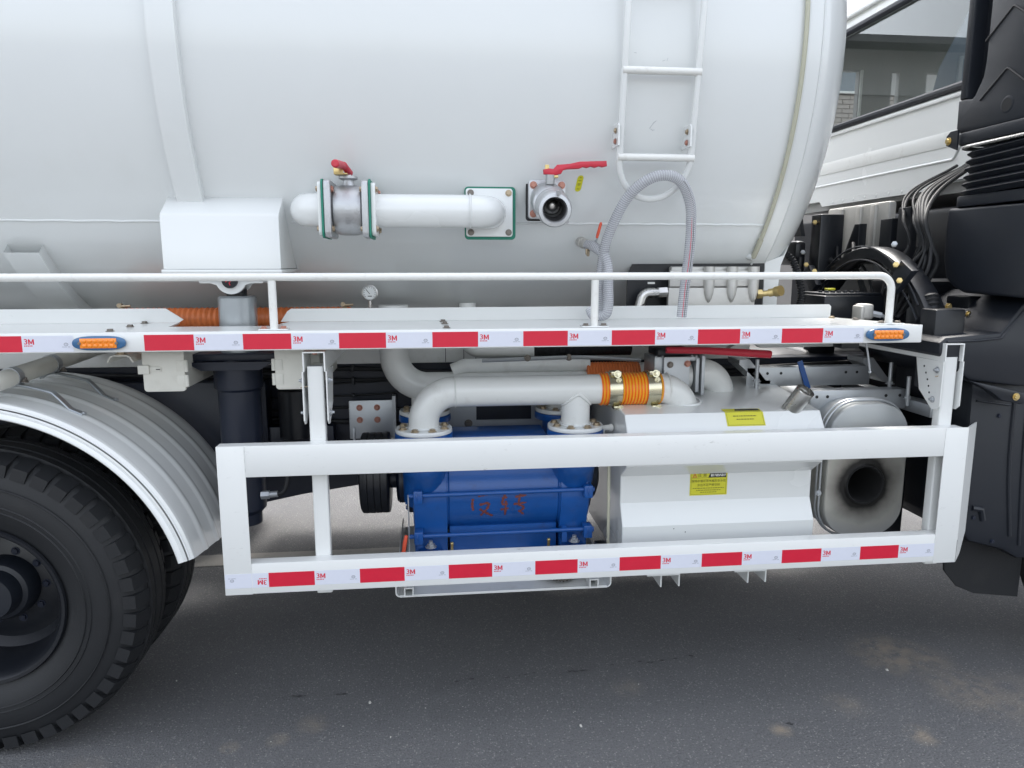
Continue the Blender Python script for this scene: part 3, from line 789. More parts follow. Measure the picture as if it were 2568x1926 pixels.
# --- handrail
b = B(); tube(b, rpath([(-2.2, 0.05, 1.6215), (2.523, 0.05, 1.6245), (2.523, 0.05, 1.4535)], 0.05, 10), 0.0128, 18); hr = obj('handrail', b, 'rail', T, 'white tube handrail running above the deck edge')
for x in (-0.75, 0.388, 1.451):
    b = B(); cyl(b, (x, 0.05, 1.457), (x, 0.05, 1.612), 0.0128, n=18); obj('post', b, 'rail', hr)
for x in (-0.75, 0.388, 1.451, 2.523):
    b = B(); box(b, x-.046, x+.046, .028, .072, 1.4532, 1.4572, .001); obj('base_plate', b, 'white', hr)
    for dx in (-.031, .031): bolt(hr, (x+dx, .045, 1.4575), (0, 0, 1), 0.0095, 'zincred' if x < 1 else 'bolt')

# --- reflective tape
def tape_meshes():
    b = B(); box(b, 0, 0.15, -0.0007, 0, -0.025, 0.025)
    me = bpy.data.meshes.new('red_tape'); b.to_mesh(me); b.free(); me.materials.append(M['redtape'])
    return me
RT = tape_meshes()
def white_tape(L, flip=False):
    b = B(); box(b, 0, L, -0.0006, 0, -0.0252, 0.0252, mi=0)
    s = -1 if flip else 1
    lx = (lambda u: L-u) if flip else (lambda u: u)
    fn = lambda cx, cz: (lambda x, y: (lx(cx)+s*x, -0.0009, s*(cz+y)))
    put2d(b, text2d('3', 0.0235, 0.012), fn(0.0115, 0.0065), 1, sx=1.1)
    for q in ([(.0185, -.0020), (.0225, -.0020), (.0225, .0150), (.0185, .0150)], [(.0315, -.0020), (.0355, -.0020), (.0355, .0150), (.0315, .0150)], [(.0225, .0150), (.0225, .0095), (.0253, .0005), (.0270, .0005), (.0270, .0055)], [(.0315, .0150), (.0270, .0055), (.02702, .0005), (.0287, .0005), (.0315, .0095)]):
        poly2d(b, q, lambda x, y: (lx(x), -.0009, s*y), 1)
    for i in range(5): poly2d(b, [(0.006+i*.0051, -.0075), (0.0095+i*.0051, -.0075), (0.0095+i*.0051, -.0042), (0.006+i*.0051, -.0042)], lambda x, y: (lx(x), -.0009, s*y), 1)
    cx = L-0.022
    ring = [(cx+.0065*cos(a), -.002+.005*sin(a)) for a in [2*pi*i/20 for i in range(20)]]
    ri = [(cx+.0052*cos(a), -.002+.0038*sin(a)) for a in [2*pi*i/20 for i in range(20)]]
    f0 = lambda x, y: (lx(x), -.0009, s*y)
    for i in range(20):
        j = (i+1) % 20
        b.faces.new([b.verts.new(f0(*q)) for q in (ring[i], ring[j], ri[j], ri[i])]).material_index = 2
    put2d(b, text2d('CC', 0.006, 0.01), fn(cx, -.002), 2)
    for i, w in enumerate((.0015, .0015, .0015, .0015, .0015, .0015, 0, .0015, .0015, .0015)):
        if w: poly2d(b, [(cx-.012+i*.0024, -.0108), (cx-.0102+i*.0024, -.0108), (cx-.0102+i*.0024, -.0092), (cx-.012+i*.0024, -.0092)], f0, 2)
    me = bpy.data.meshes.new('white_tape'); b.to_mesh(me); b.free()
    for k in ('whitetape', 'redprint', 'greyprint'): me.materials.append(M[k])
    return me
WT = white_tape(0.15)
TZU = 1.42
beam = bpy.data.objects['edge_beam']
for i in range(-3, 8):
    x = 0.3*i
    if i == -1: x = -0.3+-0.21
    if i == -2: x = -0.81
    if i == -3: continue
    inst('red_tape', RT, deck, (x, -0.0003, TZU))
    if i in (-1,): inst('white_tape', WT, deck, (x+0.15, -0.0003, TZU))
    elif i >= 0: inst('white_tape', WT, deck, (x+0.15, -0.0003, TZU))

# --- amber marker lamps in blue bezels
def lamp(x0):
    cx, cz = x0+0.08, 1.4215
    b = B()
    out = []
    for i in range(48):
        a = 2*pi*i/48
        ca, sa = cos(a), sin(a)
        out.append((cx+0.079*math.copysign(abs(ca)**0.62, ca), cz+(0.0225)*math.copysign(abs(sa)**0.85, sa)*(1.0 if abs(ca) < .5 else 1.0)))
    prism(b, out, 'y', -0.014, -0.0004, bev=0.004)
    lo = obj('marker_lamp', b, 'bezel', T, 'amber side marker lamp in a blue bezel, ' + ('left of the red tape' if x0 < 1 else 'at the front end of the deck'))
    b = B(); box(b, cx-.054, cx+.054, -0.0165, -0.0142, cz-.0155, cz+.0155, .001)
    for i in range(6):
        for j in range(2):
            px, pz = cx-.0405+i*.0162, cz-.0075+j*.015
            lathe(b, [(0.0072, 0), (0.006, .0022), (0.003, .0034), (0, .0037)], (px, -.0165, pz), (0, -1, 0), 10)
    obj('lens', b, 'amber', lo)
    for sx in (-1, 1):
        b = B(); lathe(b, [(0.0048, 0), (0.0045, .002), (0, .0026)], (cx+sx*.0545, -.0166, cz), (0, -1, 0), 12); obj('screw', b, 'bolt', lo)
lamp(-0.211); lamp(2.405)

# --- side guard
GY = -0.02
sg = None
def gbox(name, x0, x1, z0, z1, label=None):
    b = B()
    box(b, x0, x1, GY, GY+0.004, z0, z1, .0012)
    return obj(name, b, 'guard', sg or T, label)
b = B(); box(b, 0.2875, 2.733, GY, GY+.004, 0.978, 1.0825, .0012); box(b, 0.2, 2.80, GY+.0042, GY+.045, 1.0785, 1.0825); box(b, .2, 2.80, GY+.0042, GY+.045, 0.978, 0.982)
sg = obj('side_guard', b, 'guard', T, 'white welded side guard frame hanging below the deck')
b = B(); box(b, 0.2875, 2.733, GY, GY+.004, 0.574, 0.680, .0012); box(b, 0.2, 2.80, GY+.0042, GY+.045, 0.676, 0.680); box(b, .2, 2.80, GY+.0042, GY+.045, .574, .578); obj('lower_rail', b, 'guard', sg)
b = B(); box(b, 0.1985, 0.287, GY, GY+.004, 0.572, 1.0825, .0012); box(b, .1985, .2025, GY+.0042, GY+.045, .574, 1.078); obj('end_plate', b, 'guard', sg)
b = B(); box(b, 2.7335, 2.822, GY, GY+.004, 0.568, 1.0825, .0012)
prism(b, [(2.8225, GY), (2.918, GY+.082), (2.915, GY+.085), (2.8195, GY+.004)], 'z', 0.655, 1.0825)
vs = [b.verts.new(p) for p in ((2.8225, GY, .568), (2.8225, GY, .655), (2.918, GY+.082, .655), (2.87, GY+.041, .585))]
b.faces.new(vs); obj('end_plate', b, 'guard', sg)
b = B()
for x, z0, z1 in ((.2872, .574, .68), (2.7332, .572, .68), (.2872, .978, 1.08), (2.7332, .978, 1.08)):
    tube(b, [(x+.0012*sin(i*1.7), GY-.0002, z0+(z1-z0)*i/12) for i in range(13)], .0011, 6)
obj('weld_marks', b, 'guard', sg)
for x in (0.515, 2.762):
    b = B(); prism(b, rrect(x-.026, x+.026, 0.026, 0.066, .006, 3), 'z', 0.545, 1.333); po = obj('post', b, 'guard', sg)
    b = B(); prism(b, rrect(x-.019, x+.019, 0.032, 0.060, .004, 3), 'z', 1.3332, 1.3338); obj('post_bore', b, 'galv', sg)
    # arm: inverted channel running back under the deck
    b = B()
    w = 0.036
    for (xa, xb, za, zb) in ((x-w, x+w, 1.379, 1.3835), (x-w, x-w+.0045, 1.318, 1.3788), (x+w-.0045, x+w, 1.318, 1.3788)):
        box(b, xa, xb, 0.012, 0.62, za, zb)
    obj('arm', b, 'guard', sg)
    for sx in (-1, 1):
        b = B()
        xo = x+sx*(w+.0022)
        prism(b, [(0.012, 1.318), (0.012, 1.155), (0.03, 1.14), (0.055, 1.14), (0.13, 1.20), (0.16, 1.317)], 'x', xo-.002, xo+.002); obj('gusset', b, 'guard', sg)
        for yy, zz in ((.04, 1.285), (.05, 1.175)): bolt(sg, (xo+sx*.0025, yy, zz), (sx, 0, 0), .009, 'galv', nut=True)
        if sx < 0:
            for k in range(6):
                a = 0.3+k*.22
                b = B(); cyl(b, (xo-.0022, .13-.07*sin(a)*.9, 1.30-.14*k/6-.01), (xo-.0028, .13-.07*sin(a)*.9, 1.30-.14*k/6-.01), .004, n=10); obj('hole', b, 'blackgasket', sg)
    for yy in (.05, .16): bolt(sg, (x, yy, 1.3838), (0, 0, 1), .0095, 'zinc')
    bolt(sg, (x, .04, 1.3785), (0, 0, -1), .009, 'zincred')
    b = B(); tube(b, [(x-.05, .035, 1.262), (x-.02, .03, 1.268)], .002, 6); obj('cotter_pin', b, 'zinc', sg)
TZL = 0.621
inst('white_tape', white_tape(0.14, True), sg, (0.2005, GY-.0003, TZL))
for j in range(8):
    x = 0.3415+0.3*j
    inst('red_tape', RT, sg, (x, GY-.0003, TZL))
    inst('white_tape', WT if j < 7 else white_tape(0.141), sg, (x+0.15, GY-.0003, TZL))

# --- tool boxes below the deck
def toolbox(x0, x1, latch_left, label):
    b = B(); prism(b, rrect(x0+.006, x1-.004, 1.243, 1.389, .008, 3), 'y', 0.163, 0.60); tb = obj('tool_box', b, 'cream', T, label)
    b = B(); prism(b, rrect(x0, x1, 1.238, 1.389, .012, 4), 'y', 0.148, 0.1625, bev=.003); obj('door', b, 'cream', tb)
    hx = x1+.004 if latch_left else x0-.004
    for z in (1.275, 1.325):
        b = B(); cyl(b, (hx, 0.15, z-.02), (hx, 0.15, z+.02), 0.0075, n=12); box(b, min(hx, hx+(-.03 if latch_left else .03)), max(hx, hx+(-.03 if latch_left else .03)), .1455, .1478, z-.018, z+.018, .0005); obj('hinge', b, 'cream', tb)
    kx = x0 if latch_left else x1
    s = 1 if latch_left else -1
    b = B(); box(b, min(kx-s*.012, kx+s*.024), max(kx-s*.012, kx+s*.024), .138, .1478, 1.300, 1.330, .002); box(b, min(kx+s*.024, kx+s*.06), max(kx+s*.024, kx+s*.06), .144, .1478, 1.307, 1.323, .001); obj('latch', b, 'cream', tb)
    b = B(); box(b, min(kx+s*.045, kx+s*.058), max(kx+s*.045, kx+s*.058), .1432, .1438, 1.3135, 1.3165); obj('keyhole', b, 'blackgasket', tb)
toolbox(-0.070, 0.066, True, 'small cream tool box, latch on its left edge')
toolbox(0.362, 0.515, False, 'small cream tool box, hinges on its left edge')
b = B(); prism(b, [(-.19+.02, 1.345), (-.160, 1.362), (-.150, 1.368), (-.105, 1.368), (-.095, 1.362), (-.085, 1.345), (-.089, 1.343), (-.099, 1.359), (-.107, 1.363), (-.148, 1.363), (-.156, 1.359), (-.166, 1.343)], 'y', .12, .42)
bolt(obj('box_bracket', b, 'cream', T), (-.128, .135, 1.3685), (0, 0, 1), .013, 'zinc')

# --- chassis rails and cross members
def rail(name, y0, s, label=None):
    b = B()
    t = 0.010*s
    prism(b, [(y0, 0.925), (y0+.085*s, 0.925), (y0+.085*s, .935), (y0+t, .935), (y0+t, 1.225), (y0+.085*s, 1.225), (y0+.085*s, 1.235), (y0, 1.235)], 'x', -2.4, 4.9)
    return obj(name, b, 'navy', T, label)
fr = rail('chassis_rail', 0.82, 1, 'dark navy chassis rail on the near side')
rail('chassis_rail', 1.68, -1, 'dark navy chassis rail on the far side')
for i in range(13):
    x = -0.8+i*.33
    for z in ((1.19, .97) if i % 3 else (1.19, 1.08, .97)): bolt(fr, (x+random.uniform(-.02, .02), .8195, z), (0, -1, 0), .011, 'navy')
for y0 in (0.79, 1.67):
    b = B(); box(b, -2.4, 2.35, y0, y0+.09, 1.237, 1.345, .004); sf = obj('sub_frame', b, 'pipe', T)
    if y0 < 1:
        for x in (0.955, 1.035, 1.088): 
            b = B(); box(b, x-.0012, x+.0012, y0-.0015, y0-.0002, 1.24, 1.344); obj('plate_joint', b, 'blackgasket', sf)
for x in (-2.0, -1.1, 0.05, 1.3, 2.2, 3.4):
    b = B(); box(b, x-.05, x+.05, 0.833, 1.667, 0.98, 1.20, .005); obj('cross_member', b, 'navy', T)
b = B(); box(b, 0.14, 0.47, 0.72, 0.80, 0.785, 0.98, .006); box(b, -.6, .2, .70, .80, .80, 1.18, .006); obj('spring_hanger', b, 'navy', T)
b = B(); lathe(b, [(0, .945), (.055, .945), (.066, .952), (.066, 1.15), (0, 1.15)], (0.325, .66, 0), (0, 0, 1), 32); obj('air_canister', b, 'black', T)
b = B(); tube(b, [(-0.4, 1.25, .62), (3.4, 1.25, .86)], .05, 20); obj('drive_shaft', b, 'navy', T)
b = B(); box(b, 2.7, 4.2, .95, 1.55, .62, 1.25, .05, 3); prism(b, [(.95, 1.25), (1.55, 1.25), (1.5, 1.75), (1.0, 1.75)], 'x', 3.05, 4.3); obj('engine_block', b, 'black', T)
b = B(); box(b, 1.85, 2.69, .92, 1.58, .70, 1.16, .04, 3); box(b, 2.3, 3.3, .93, 1.6, 1.165, 1.235, .01); obj('sun_leak_blocker', b, 'black', T)  # unseen block added between the rails to stop sun leaking past the tank
b = B(); box(b, .05, 1.8, 1.9, 2.44, .62, 1.36, .03); obj('far_light_blocker', b, 'white', T)  # unseen box added to keep far-side light off the ground below
b = B(); box(b, -2.2, 2.6, 2.1, 2.5, 1.40, 1.45); obj('far_deck_blocker', b, 'white', T)  # unseen slab added to close the far side against the sky
b = B(); box(b, 1.9, 2.9, 1.85, 2.42, .55, 1.20, .05, 3); obj('far_dark_box', b, 'galv', T)  # unseen box added to darken the underside and the background here
b = B(); prism(b, [(0.02, .58), (0.30, .635), (0.62, .68), (0.62, .93), (0.02, .93)], 'y', .86, .90); obj('cross_brace', b, 'navy', T)

for k, (z, m_, r_) in enumerate(((1.205, 'corr', .009), (1.175, 'corr', .007), (1.152, 'corr', .004), (1.03, 'corr', .006), (.985, 'corr', .011), (1.10, 'corr', .004))):
    b = B(); tube(b, smooth_path([(-1.2+i*.35, .805+.006*sin(i*2.3+k), z+.012*sin(i*1.7+k*2)) for i in range(13)], 6), r_, 8); al = obj('air_line', b, m_, T)
    for i in range(1, 11, 2):
        b = B(); x = -1.2+i*.35; zc = z+.012*sin(i*1.7+k*2); box(b, x-.006, x+.006, .788, .818, zc-r_-.004, zc+r_+.004, .002); obj('line_clip', b, 'plastic', al)
# plate with four bolts on the chassis
b = B(); prism(b, rrect(.535, .735, .915, 1.083, .004, 2), 'y', .742, .752, bev=.001); cp = obj('mounting_plate', b, 'galv', T, 'grey bolted plate behind the white pipe bend')
for dx in (.58, .655):
    for z in (1.052, .998): bolt(cp, (dx, .7415, z), (0, -1, 0), .010, 'zincred')
b = B(); box(b, .72, .735, .74, .80, .9, 1.10); box(b, .548, .558, .735, .745, .86, .965, .001); obj('angle', b, 'galv', cp)

b = B()
for q in ((.93, 1.085, .93, 1.075), (1.33, 1.40, .93, 1.075), (1.0852, 1.3298, .93, .985), (1.0852, 1.3298, 1.05, 1.075)): box(b, q[0], q[1], .742, .75, q[2], q[3])
gp = obj('backing_plate', b, 'galv', T, 'grey plate with a dark rounded opening behind the pump pipes')
b = B(); prism(b, rrect(1.075, 1.34, .975, 1.06, .03, 5), 'y', .752, .76); obj('opening', b, 'navy', gp)
bolt(gp, (1.05, .7415, .972), (0, -1, 0), .013, 'bolt')

# --- rear wheels
WX, WZ, WR = -0.622, 0.537, 0.537
def wheel(y0, s, label, detail=True):
    """outer face at y0, running inboard in direction s"""
    w = 0.285
    prof = [(0.262, 0.035), (0.285, 0.028), (0.31, 0.012), (0.36, -0.004), (0.41, -0.004), (0.445, 0.004), (0.475, 0.010), (0.497, 0.020), (0.518, 0.040), (0.526, 0.058), (0.527, 0.068), (0.521, 0.07), (0.521, .078), (.536, .08), (.5365, .108), (.521, .11), (.521, .118), (.537, .12), (.537, .165), (.521, .167), (.521, .175), (.5365, .177), (.536, .206), (.521, .208), (.521, .216), (.527, .218), (0.518, 0.247), (0.497, 0.266), (0.41, 0.288), (0.31, 0.272), (0.262, 0.25)]
    b = B(); lathe(b, [(r, t) for r, t in prof], (WX, y0, WZ), (0, s, 0), 120); ty = obj('rear_wheel', b, 'rubber', T, label)
    for r in (0.355, 0.372, 0.43):
        b = B(); lathe(b, [(r-.003, -.0035), (r, -.0075), (r+.003, -.0035)], (WX, y0, WZ), (0, s, 0), 120); obj('sidewall_rib', b, 'rubber', ty)
    # tread: shoulder lugs and ribs
    b = B()
    N = 48
    for i in range(N):
        a = 2*pi*i/N
        for (t0, t1, da, a_off, ri, ro) in ((0.004, 0.066, 0.049, 0, .470, .533), (0.220, 0.282, .049, 0, .470, .533)):
            v = []
            for (tt, aa, rr) in ((t0, -da, ri), (t1, -da, ri), (t1, da, ri), (t0, da, ri), (t0, -da*.93, ro-(.022 if t0 < .01 else 0)), (t1, -da*.93, ro-(.022 if t1 > .27 else 0)), (t1, da*.93, ro-(.022 if t1 > .27 else 0)), (t0, da*.93, ro-(.022 if t0 < .01 else 0))):
                ang = a+a_off+aa
                v.append(b.verts.new((WX+rr*cos(ang), y0+s*tt, WZ+rr*sin(ang))))
            for q in ((4, 5, 6, 7), (0, 1, 5, 4), (1, 2, 6, 5), (2, 3, 7, 6), (3, 0, 4, 7)): b.faces.new([v[k] for k in q])
    tr = obj('tread', b, 'rubber', ty); tr['kind'] = 'stuff'
    b = B(); lathe(b, [(0.262, 0.05), (0.275, 0.035), (0.283, 0.024), (0.279, 0.016), (0.268, 0.018), (0.258, 0.03), (0.248, 0.06), (0.236, 0.10), (0.232, 0.19), (0.205, 0.215), (0.17, 0.21), (0.15, .20), (0.0, .20)], (WX, y0, WZ), (0, s, 0), 72); rm = obj('rim', b, 'black', ty)
    b = B(); lathe(b, [(0.115, 0.21), (0.112, 0.16), (0.10, 0.14), (0.085, 0.135), (0.08, .10), (0.075, 0.085), (0, 0.08)], (WX, y0, WZ), (0, s, 0), 40); obj('hub', b, 'plastic', ty)
    for i in range(10):
        a = 2*pi*i/10
        bolt(ty, (WX+.132*cos(a), y0+s*.20, WZ+.132*sin(a)), (0, -s, 0), .011, 'navy', name='wheel_nut')
    return ty
wheel(0.03, 1, 'outer rear tyre on a dark steel rim')
wheel(0.365, 1, 'inner rear tyre behind the outer one')
wheel(2.47, -1, 'rear tyre on the far side')
b = B(); cyl(b, (WX, .3, WZ), (WX, 2.2, WZ), .10, n=24); lathe(b, [(0, -.22), (.12, -.2), (.2, -.1), (.22, 0), (.2, .1), (.12, .2), (0, .22)], (WX, 1.25, WZ), (0, 1, 0), 24); obj('rear_axle', b, 'navy', T)

# --- rear mudguard
FC = (-0.60, 0.535)
prof = [(0.668, 0.0), (0.672, -.004), (0.680, -.003), (0.684, 0.002), (0.690, 0.001), (0.694, 0.008), (0.701, 0.008), (0.705, 0.016), (0.711, 0.020), (0.714, 0.032), (0.7135, 0.045)]
for y in (0.135, 0.255, 0.375, 0.495): prof += [(0.7135, y-.03), (0.7140, y-.020), (0.7172, y-.012), (0.7183, y), (0.7172, y+.012), (0.7140, y+.020), (0.7135, y+.03)]
prof += [(0.7135, 0.56), (0.714, 0.60), (0.700, .63)]
prof = sorted(prof[:11], key=lambda q: q[0]) + prof[11:]
b = B()
full = prof + [(r-.003, t) for r, t in reversed(prof)]
lathe(b, full, (FC[0], 0.0, FC[1]), (0, 1, 0), 72, a0=radians(9.5), a1=radians(150))
fen = obj('rear_mudguard', b, 'white', T, 'ribbed white mudguard arching over the rear wheel', ang=50)
# trim the front end to a slant, as on the real guard
me = fen.data
for v in me.vertices:
    a = math.atan2(v.co.z-FC[1], v.co.x-FC[0])
    if a < radians(40):
        sh = (0.63-v.co.y)/0.63*radians(3.5) - radians(3.0)*(v.co.y/0.63)
        f = (radians(40)-a)/radians(31)
        r = sqrt((v.co.x-FC[0])**2+(v.co.z-FC[1])**2); a2 = a+sh*f
        v.co.x, v.co.z = FC[0]+r*cos(a2), FC[1]+r*sin(a2)
for x, y in ((-.515, .12), (-.49, .30), (-.47, .47)): pass
b = B(); tube(b, [(-0.475, .01, 1.293), (-0.475, .80, 1.325)], 0.030, 24); ft = obj('mudguard_tube', b, 'cream', T, 'cream support tube crossing above the mudguard')
for y in (.12, .37):
    z = 1.293+.032*(y-.01)/.79
    b = B(); lathe(b, [(.0305, 0), (.0335, 0), (.0335, .03), (.0305, .03)], (-.475, y, z), (0, 1, 0), 24); obj('tube_clamp', b, 'galv', ft)
    b = B()
    pa = []
    for i in range(13):
        a = radians(83-i*1.75)
        h = (.034 if i < 8 else .034-.034*min(1, (i-7)/3.0))
        r = .7155+h*(min(1, i/2+.3))+.003
        pa.append((FC[0]+r*cos(a), y+.012, FC[1]+r*sin(a)))
    tube(b, pa, .01, 8, flat=(.014, .0035, (-.3, 0, 1))); obj('guard_strap', b, 'greypaint', ft)
    a = radians(83-12*1.75); bolt(ft, (FC[0]+.722*cos(a), y+.012, FC[1]+.722*sin(a)), (cos(a), 0, sin(a)), .007, 'galv')
    bolt(ft, (-.435, y+.012, 1.283), (.3, 0, 1), .009, 'bolt', nut=True)

# --- blue vacuum pump
PY, PZ = 0.455, 0.785
b = B()
lathe(b, [(0.0, 0.815), (0.165, 0.815), (0.178, 0.825), (0.178, 0.948), (0.174, 0.951), (0.178, 0.954), (0.178, 1.372), (0.174, 1.375), (0.178, 1.378), (0.178, 1.49), (0.165, 1.50), (0, 1.50)], (0, PY, PZ), (1, 0, 0), 72)
pump = obj('vacuum_pump', b, 'blue', T, 'large blue painted vacuum pump behind the side guard')
for x0, x1 in ((0.818, 0.945), (1.382, 1.492)):
    b = B(); prism(b, [(PY-.150, PZ-.235), (PY-.160, PZ-.12)]+[(PY+.187*cos(t), PZ+.187*sin(t)) for t in [radians(205)-radians(230)*i/30 for i in range(31)]]+[(PY+.160, PZ-.12), (PY+.150, PZ-.235)], 'x', x0, x1, bev=.006); obj('end_casting', b, 'blue', pump)
for px, py in ((0.862, 0.285), (1.437, 0.285), (0.862, 0.625), (1.437, 0.625)):
    s = 1 if py > PY else -1
    b = B(); tube(b, smooth_path([(px, PY+s*.08, PZ-.02), (px, PY+s*.12, PZ+.08), (px, py, PZ+.16), (px, py, 1.03)], 6), [.085]*12+[.075]*7, 24); obj('port_neck', b, 'blue', pump)
    b = B(); lathe(b, [(0, 1.016), (.106, 1.016), (.108, 1.019), (.108, 1.042), (.106, 1.0445), (0, 1.0445)], (px, py, 0), (0, 0, 1), 40); obj('port_flange', b, 'blue', pump)
for z, dy, rr in ((0.805, -.185, .0085), (0.645, -.186, .0085)):
    b = B(); tube(b, [(0.80, PY+dy-.012, z), (1.51, PY+dy-.012, z+.004)], rr, 12); obj('tie_rod', b, 'blue', pump)
    for x, d in ((0.832, -1), (1.482, 1)):
        bolt(pump, (x, PY+dy-.012, z), (d, 0, 0), .017, 'blue', nut=True, name='nut')
        b = B(); box(b, x-.014, x+.02, PY+dy-.03, PY+dy+.02, z-.028, z+.022, .004); obj('rod_lug', b, 'blue', pump)
for x0 in (0.83, 1.385):
    b = B(); box(b, x0, x0+.095, PY-.195, PY+.2, 0.515, 0.575, .006); prism(b, [(PY-.20, .60), (PY-.2, .655), (PY-.18, .66), (PY-.1, .62)], 'x', x0, x0+.02); obj('foot', b, 'blue', pump)
    bolt(pump, (x0+.05, PY-.195, .60), (0, 0, 1), .016, 'galv', nut=True)
    b = B(); cyl(b, (x0+(.13 if x0 < 1 else -.05), PY-.185, .575), (x0+(.13 if x0 < 1 else -.05), PY-.19, .602), .006, n=10); bmesh.ops.create_uvsphere(b, u_segments=10, v_segments=8, radius=.0075, matrix=Matrix.Translation((x0+(.13 if x0 < 1 else -.05), PY-.19, .608))); obj('grease_nipple', b, 'brass', pump)
b = B(); lathe(b, [(0, .70), (.035, .70), (.035, .745), (.085, .75), (.095, .76), (.095, .785), (.13, .79), (.135, .80), (.135, .816)], (0, PY, PZ+.03), (1, 0, 0), 40); obj('bearing_housing', b, 'navy', pump)
b = B(); lathe(b, [(.15, 1.498), (.15, 1.512), (.10, 1.516), (.095, 1.545), (.06, 1.56), (0, 1.56)], (0, PY, PZ+.03), (1, 0, 0), 36); obj('end_cover', b, 'navy', pump)
pr = [(0.02, .612), (.150, .612), (.158, .616)]
for i in range(4): pr += [(.1605, .620+i*.025), (.1605, .641+i*.025), (.1575, .6425+i*.025), (.1575, .6435+i*.025)]
pr += [(.1605, .72), (.150, .724), (.02, .724)]
b = B(); lathe(b, pr, (0, PY-.0, PZ+.06), (1, 0, 0), 72); obj('belt_pulley', b, 'black', pump)
for i in range(10):
    a = 2*pi*i/10
    bolt(pump, (.7895, PY+.115*cos(a), PZ+.03+.115*sin(a)), (-1, 0, 0), .009, 'blue')
b = B(); prism(b, [(PY-.17, .52), (PY-.17, .80), (PY-.16, .80), (PY-.15, .52)], 'x', .795, .80); obj('belt_guard_plate', b, 'galv', pump)
b = B(); box(b, .955, 1.345, PY-.07, PY+.11, .955, 1.0, .008); obj('top_bridge', b, 'blue', pump)
b = B(); prism(b, [(PY-.145, .66), (PY-.14, .53), (PY+.14, .53), (PY+.145, .66)], 'x', .953, 1.373, bev=.004); obj('sump', b, 'blue', pump)
b = B(); box(b, .93, 1.40, PY-.17, PY+.17, .486, .512, .003); obj('skid', b, 'navy', pump)
# brushed-on characters
b = B()
def on_pump(cx, cz):
    def f(x, y):
        z = cz+y; dz = z-PZ
        return (cx+x, PY-sqrt(.1795**2-dz*dz), z)
    return f
def stroke(b, pts, w, fn):
    q = smooth_path([(x, y, 0) for x, y in pts], 6)
    L = []
    for i, p in enumerate(q):
        d = (q[min(i+1, len(q)-1)]-q[max(i-1, 0)]).normalized()
        nn = Vector((-d.y, d.x, 0)); ww = w*(0.75+0.35*sin(i*1.9)+.15*sin(i*4.3))*(0.5+.5*min(1, (len(q)-1-i)/3+.3))
        L.append((b.verts.new(fn(p.x+nn.x*ww, p.y+nn.y*ww)), b.verts.new(fn(p.x-nn.x*ww, p.y-nn.y*ww))))
    for (a, c), (d, e) in zip(L, L[1:]): b.faces.new((a, c, e, d))
f = on_pump(1.09, 0.748)
for s in ([(-.028, .042), (.0, .047), (.022, .052)], [(-.048, .032), (-.05, .005), (-.046, -.018)], [(-.022, .006), (.012, .012), (.006, -.012), (-.018, -.042)], [(-.022, -.012), (.0, -.028), (.03, -.046)]): stroke(b, s, .0062, f)
f = on_pump(1.205, 0.748)
for s in ([(-.052, .03), (-.03, .034)], [(-.038, .048), (-.05, .008), (-.028, .006)], [(-.036, .02), (-.038, -.045)], [(-.056, -.018), (-.024, -.012)], [(.0, .034), (.044, .04)], [(.022, .056), (.012, .004)], [(-.006, .004), (.044, .01)], [(.012, .004), (.034, -.012), (.016, -.03)], [(.014, -.024), (.036, -.044)]): stroke(b, s, .0055, f)
obj('brushed_characters', b, 'brush', pump)
b = B(); tube(b, [(.790, .215, .668), (.784, .21, .64), (.772, .205, .56)], [.006, .008, .007], 10); cl_ = obj('cock_lever', b, 'redorange', T, 'small orange red lever at the left foot of the blue pump')
b = B(); cyl(b, (.772, .205, .56), (.772, .25, .545), .012); obj('cock_body', b, 'brass', cl_)

# --- skid tray beneath the pump
b = B(); box(b, .768, 1.529, .105, .80, .476, .481)
tray = obj('pump_tray', b, 'pipe', T, 'white folded tray below the blue pump')
for sx, x in ((1, .7505), (-1, 1.5465)):
    pts = [(x, .524), (x+sx*.005, .524)] + [(x+sx*(.0175-.0125*cos(t)), .4935-.0125*sin(t)) for t in [pi/2*i/6 for i in range(7)]] + [(x+sx*.0176, .476)] + [(x+sx*(.0175-.0175*cos(t)), .4935-.0175*sin(t)) for t in [pi/2-pi/2*i/6 for i in range(7)]]
    b = B(); prism(b, pts, 'y', .105, .80); obj('tray_side', b, 'white', tray)
b = B(); box(b, .768, 1.529, .1035, .1048, .4755, .4845, .0005); obj('tray_lip', b, 'white', tray)
for x in (.80, 1.475):
    b = B()
    for q in ((x-.017, x-.0125, .488, .522), (x+.0125, x+.017, .488, .522), (x-.0124, x+.0124, .5175, .522), (x-.0124, x+.0124, .488, .4925)): box(b, q[0], q[1], .08, .70, q[2], q[3])
    obj('runner', b, 'white', tray)
    b = B(); box(b, x-.0123, x+.0123, .13, .132, .4927, .5173); obj('bore', b, 'blackgasket', tray)
b = B(); tube(b, [(1.365+.05*cos(a), .20+.02*sin(a), .515) for a in [2*pi*i/30 for i in range(30)]], .02, 10, closed=True); corrugated(b, smooth_path([(1.30, .30, .53), (1.33, .17, .525), (1.38, .155, .515), (1.44, .2, .53)], 8), .026, .004, .009, 16); obj('suction_hose', b, 'bolt', tray)

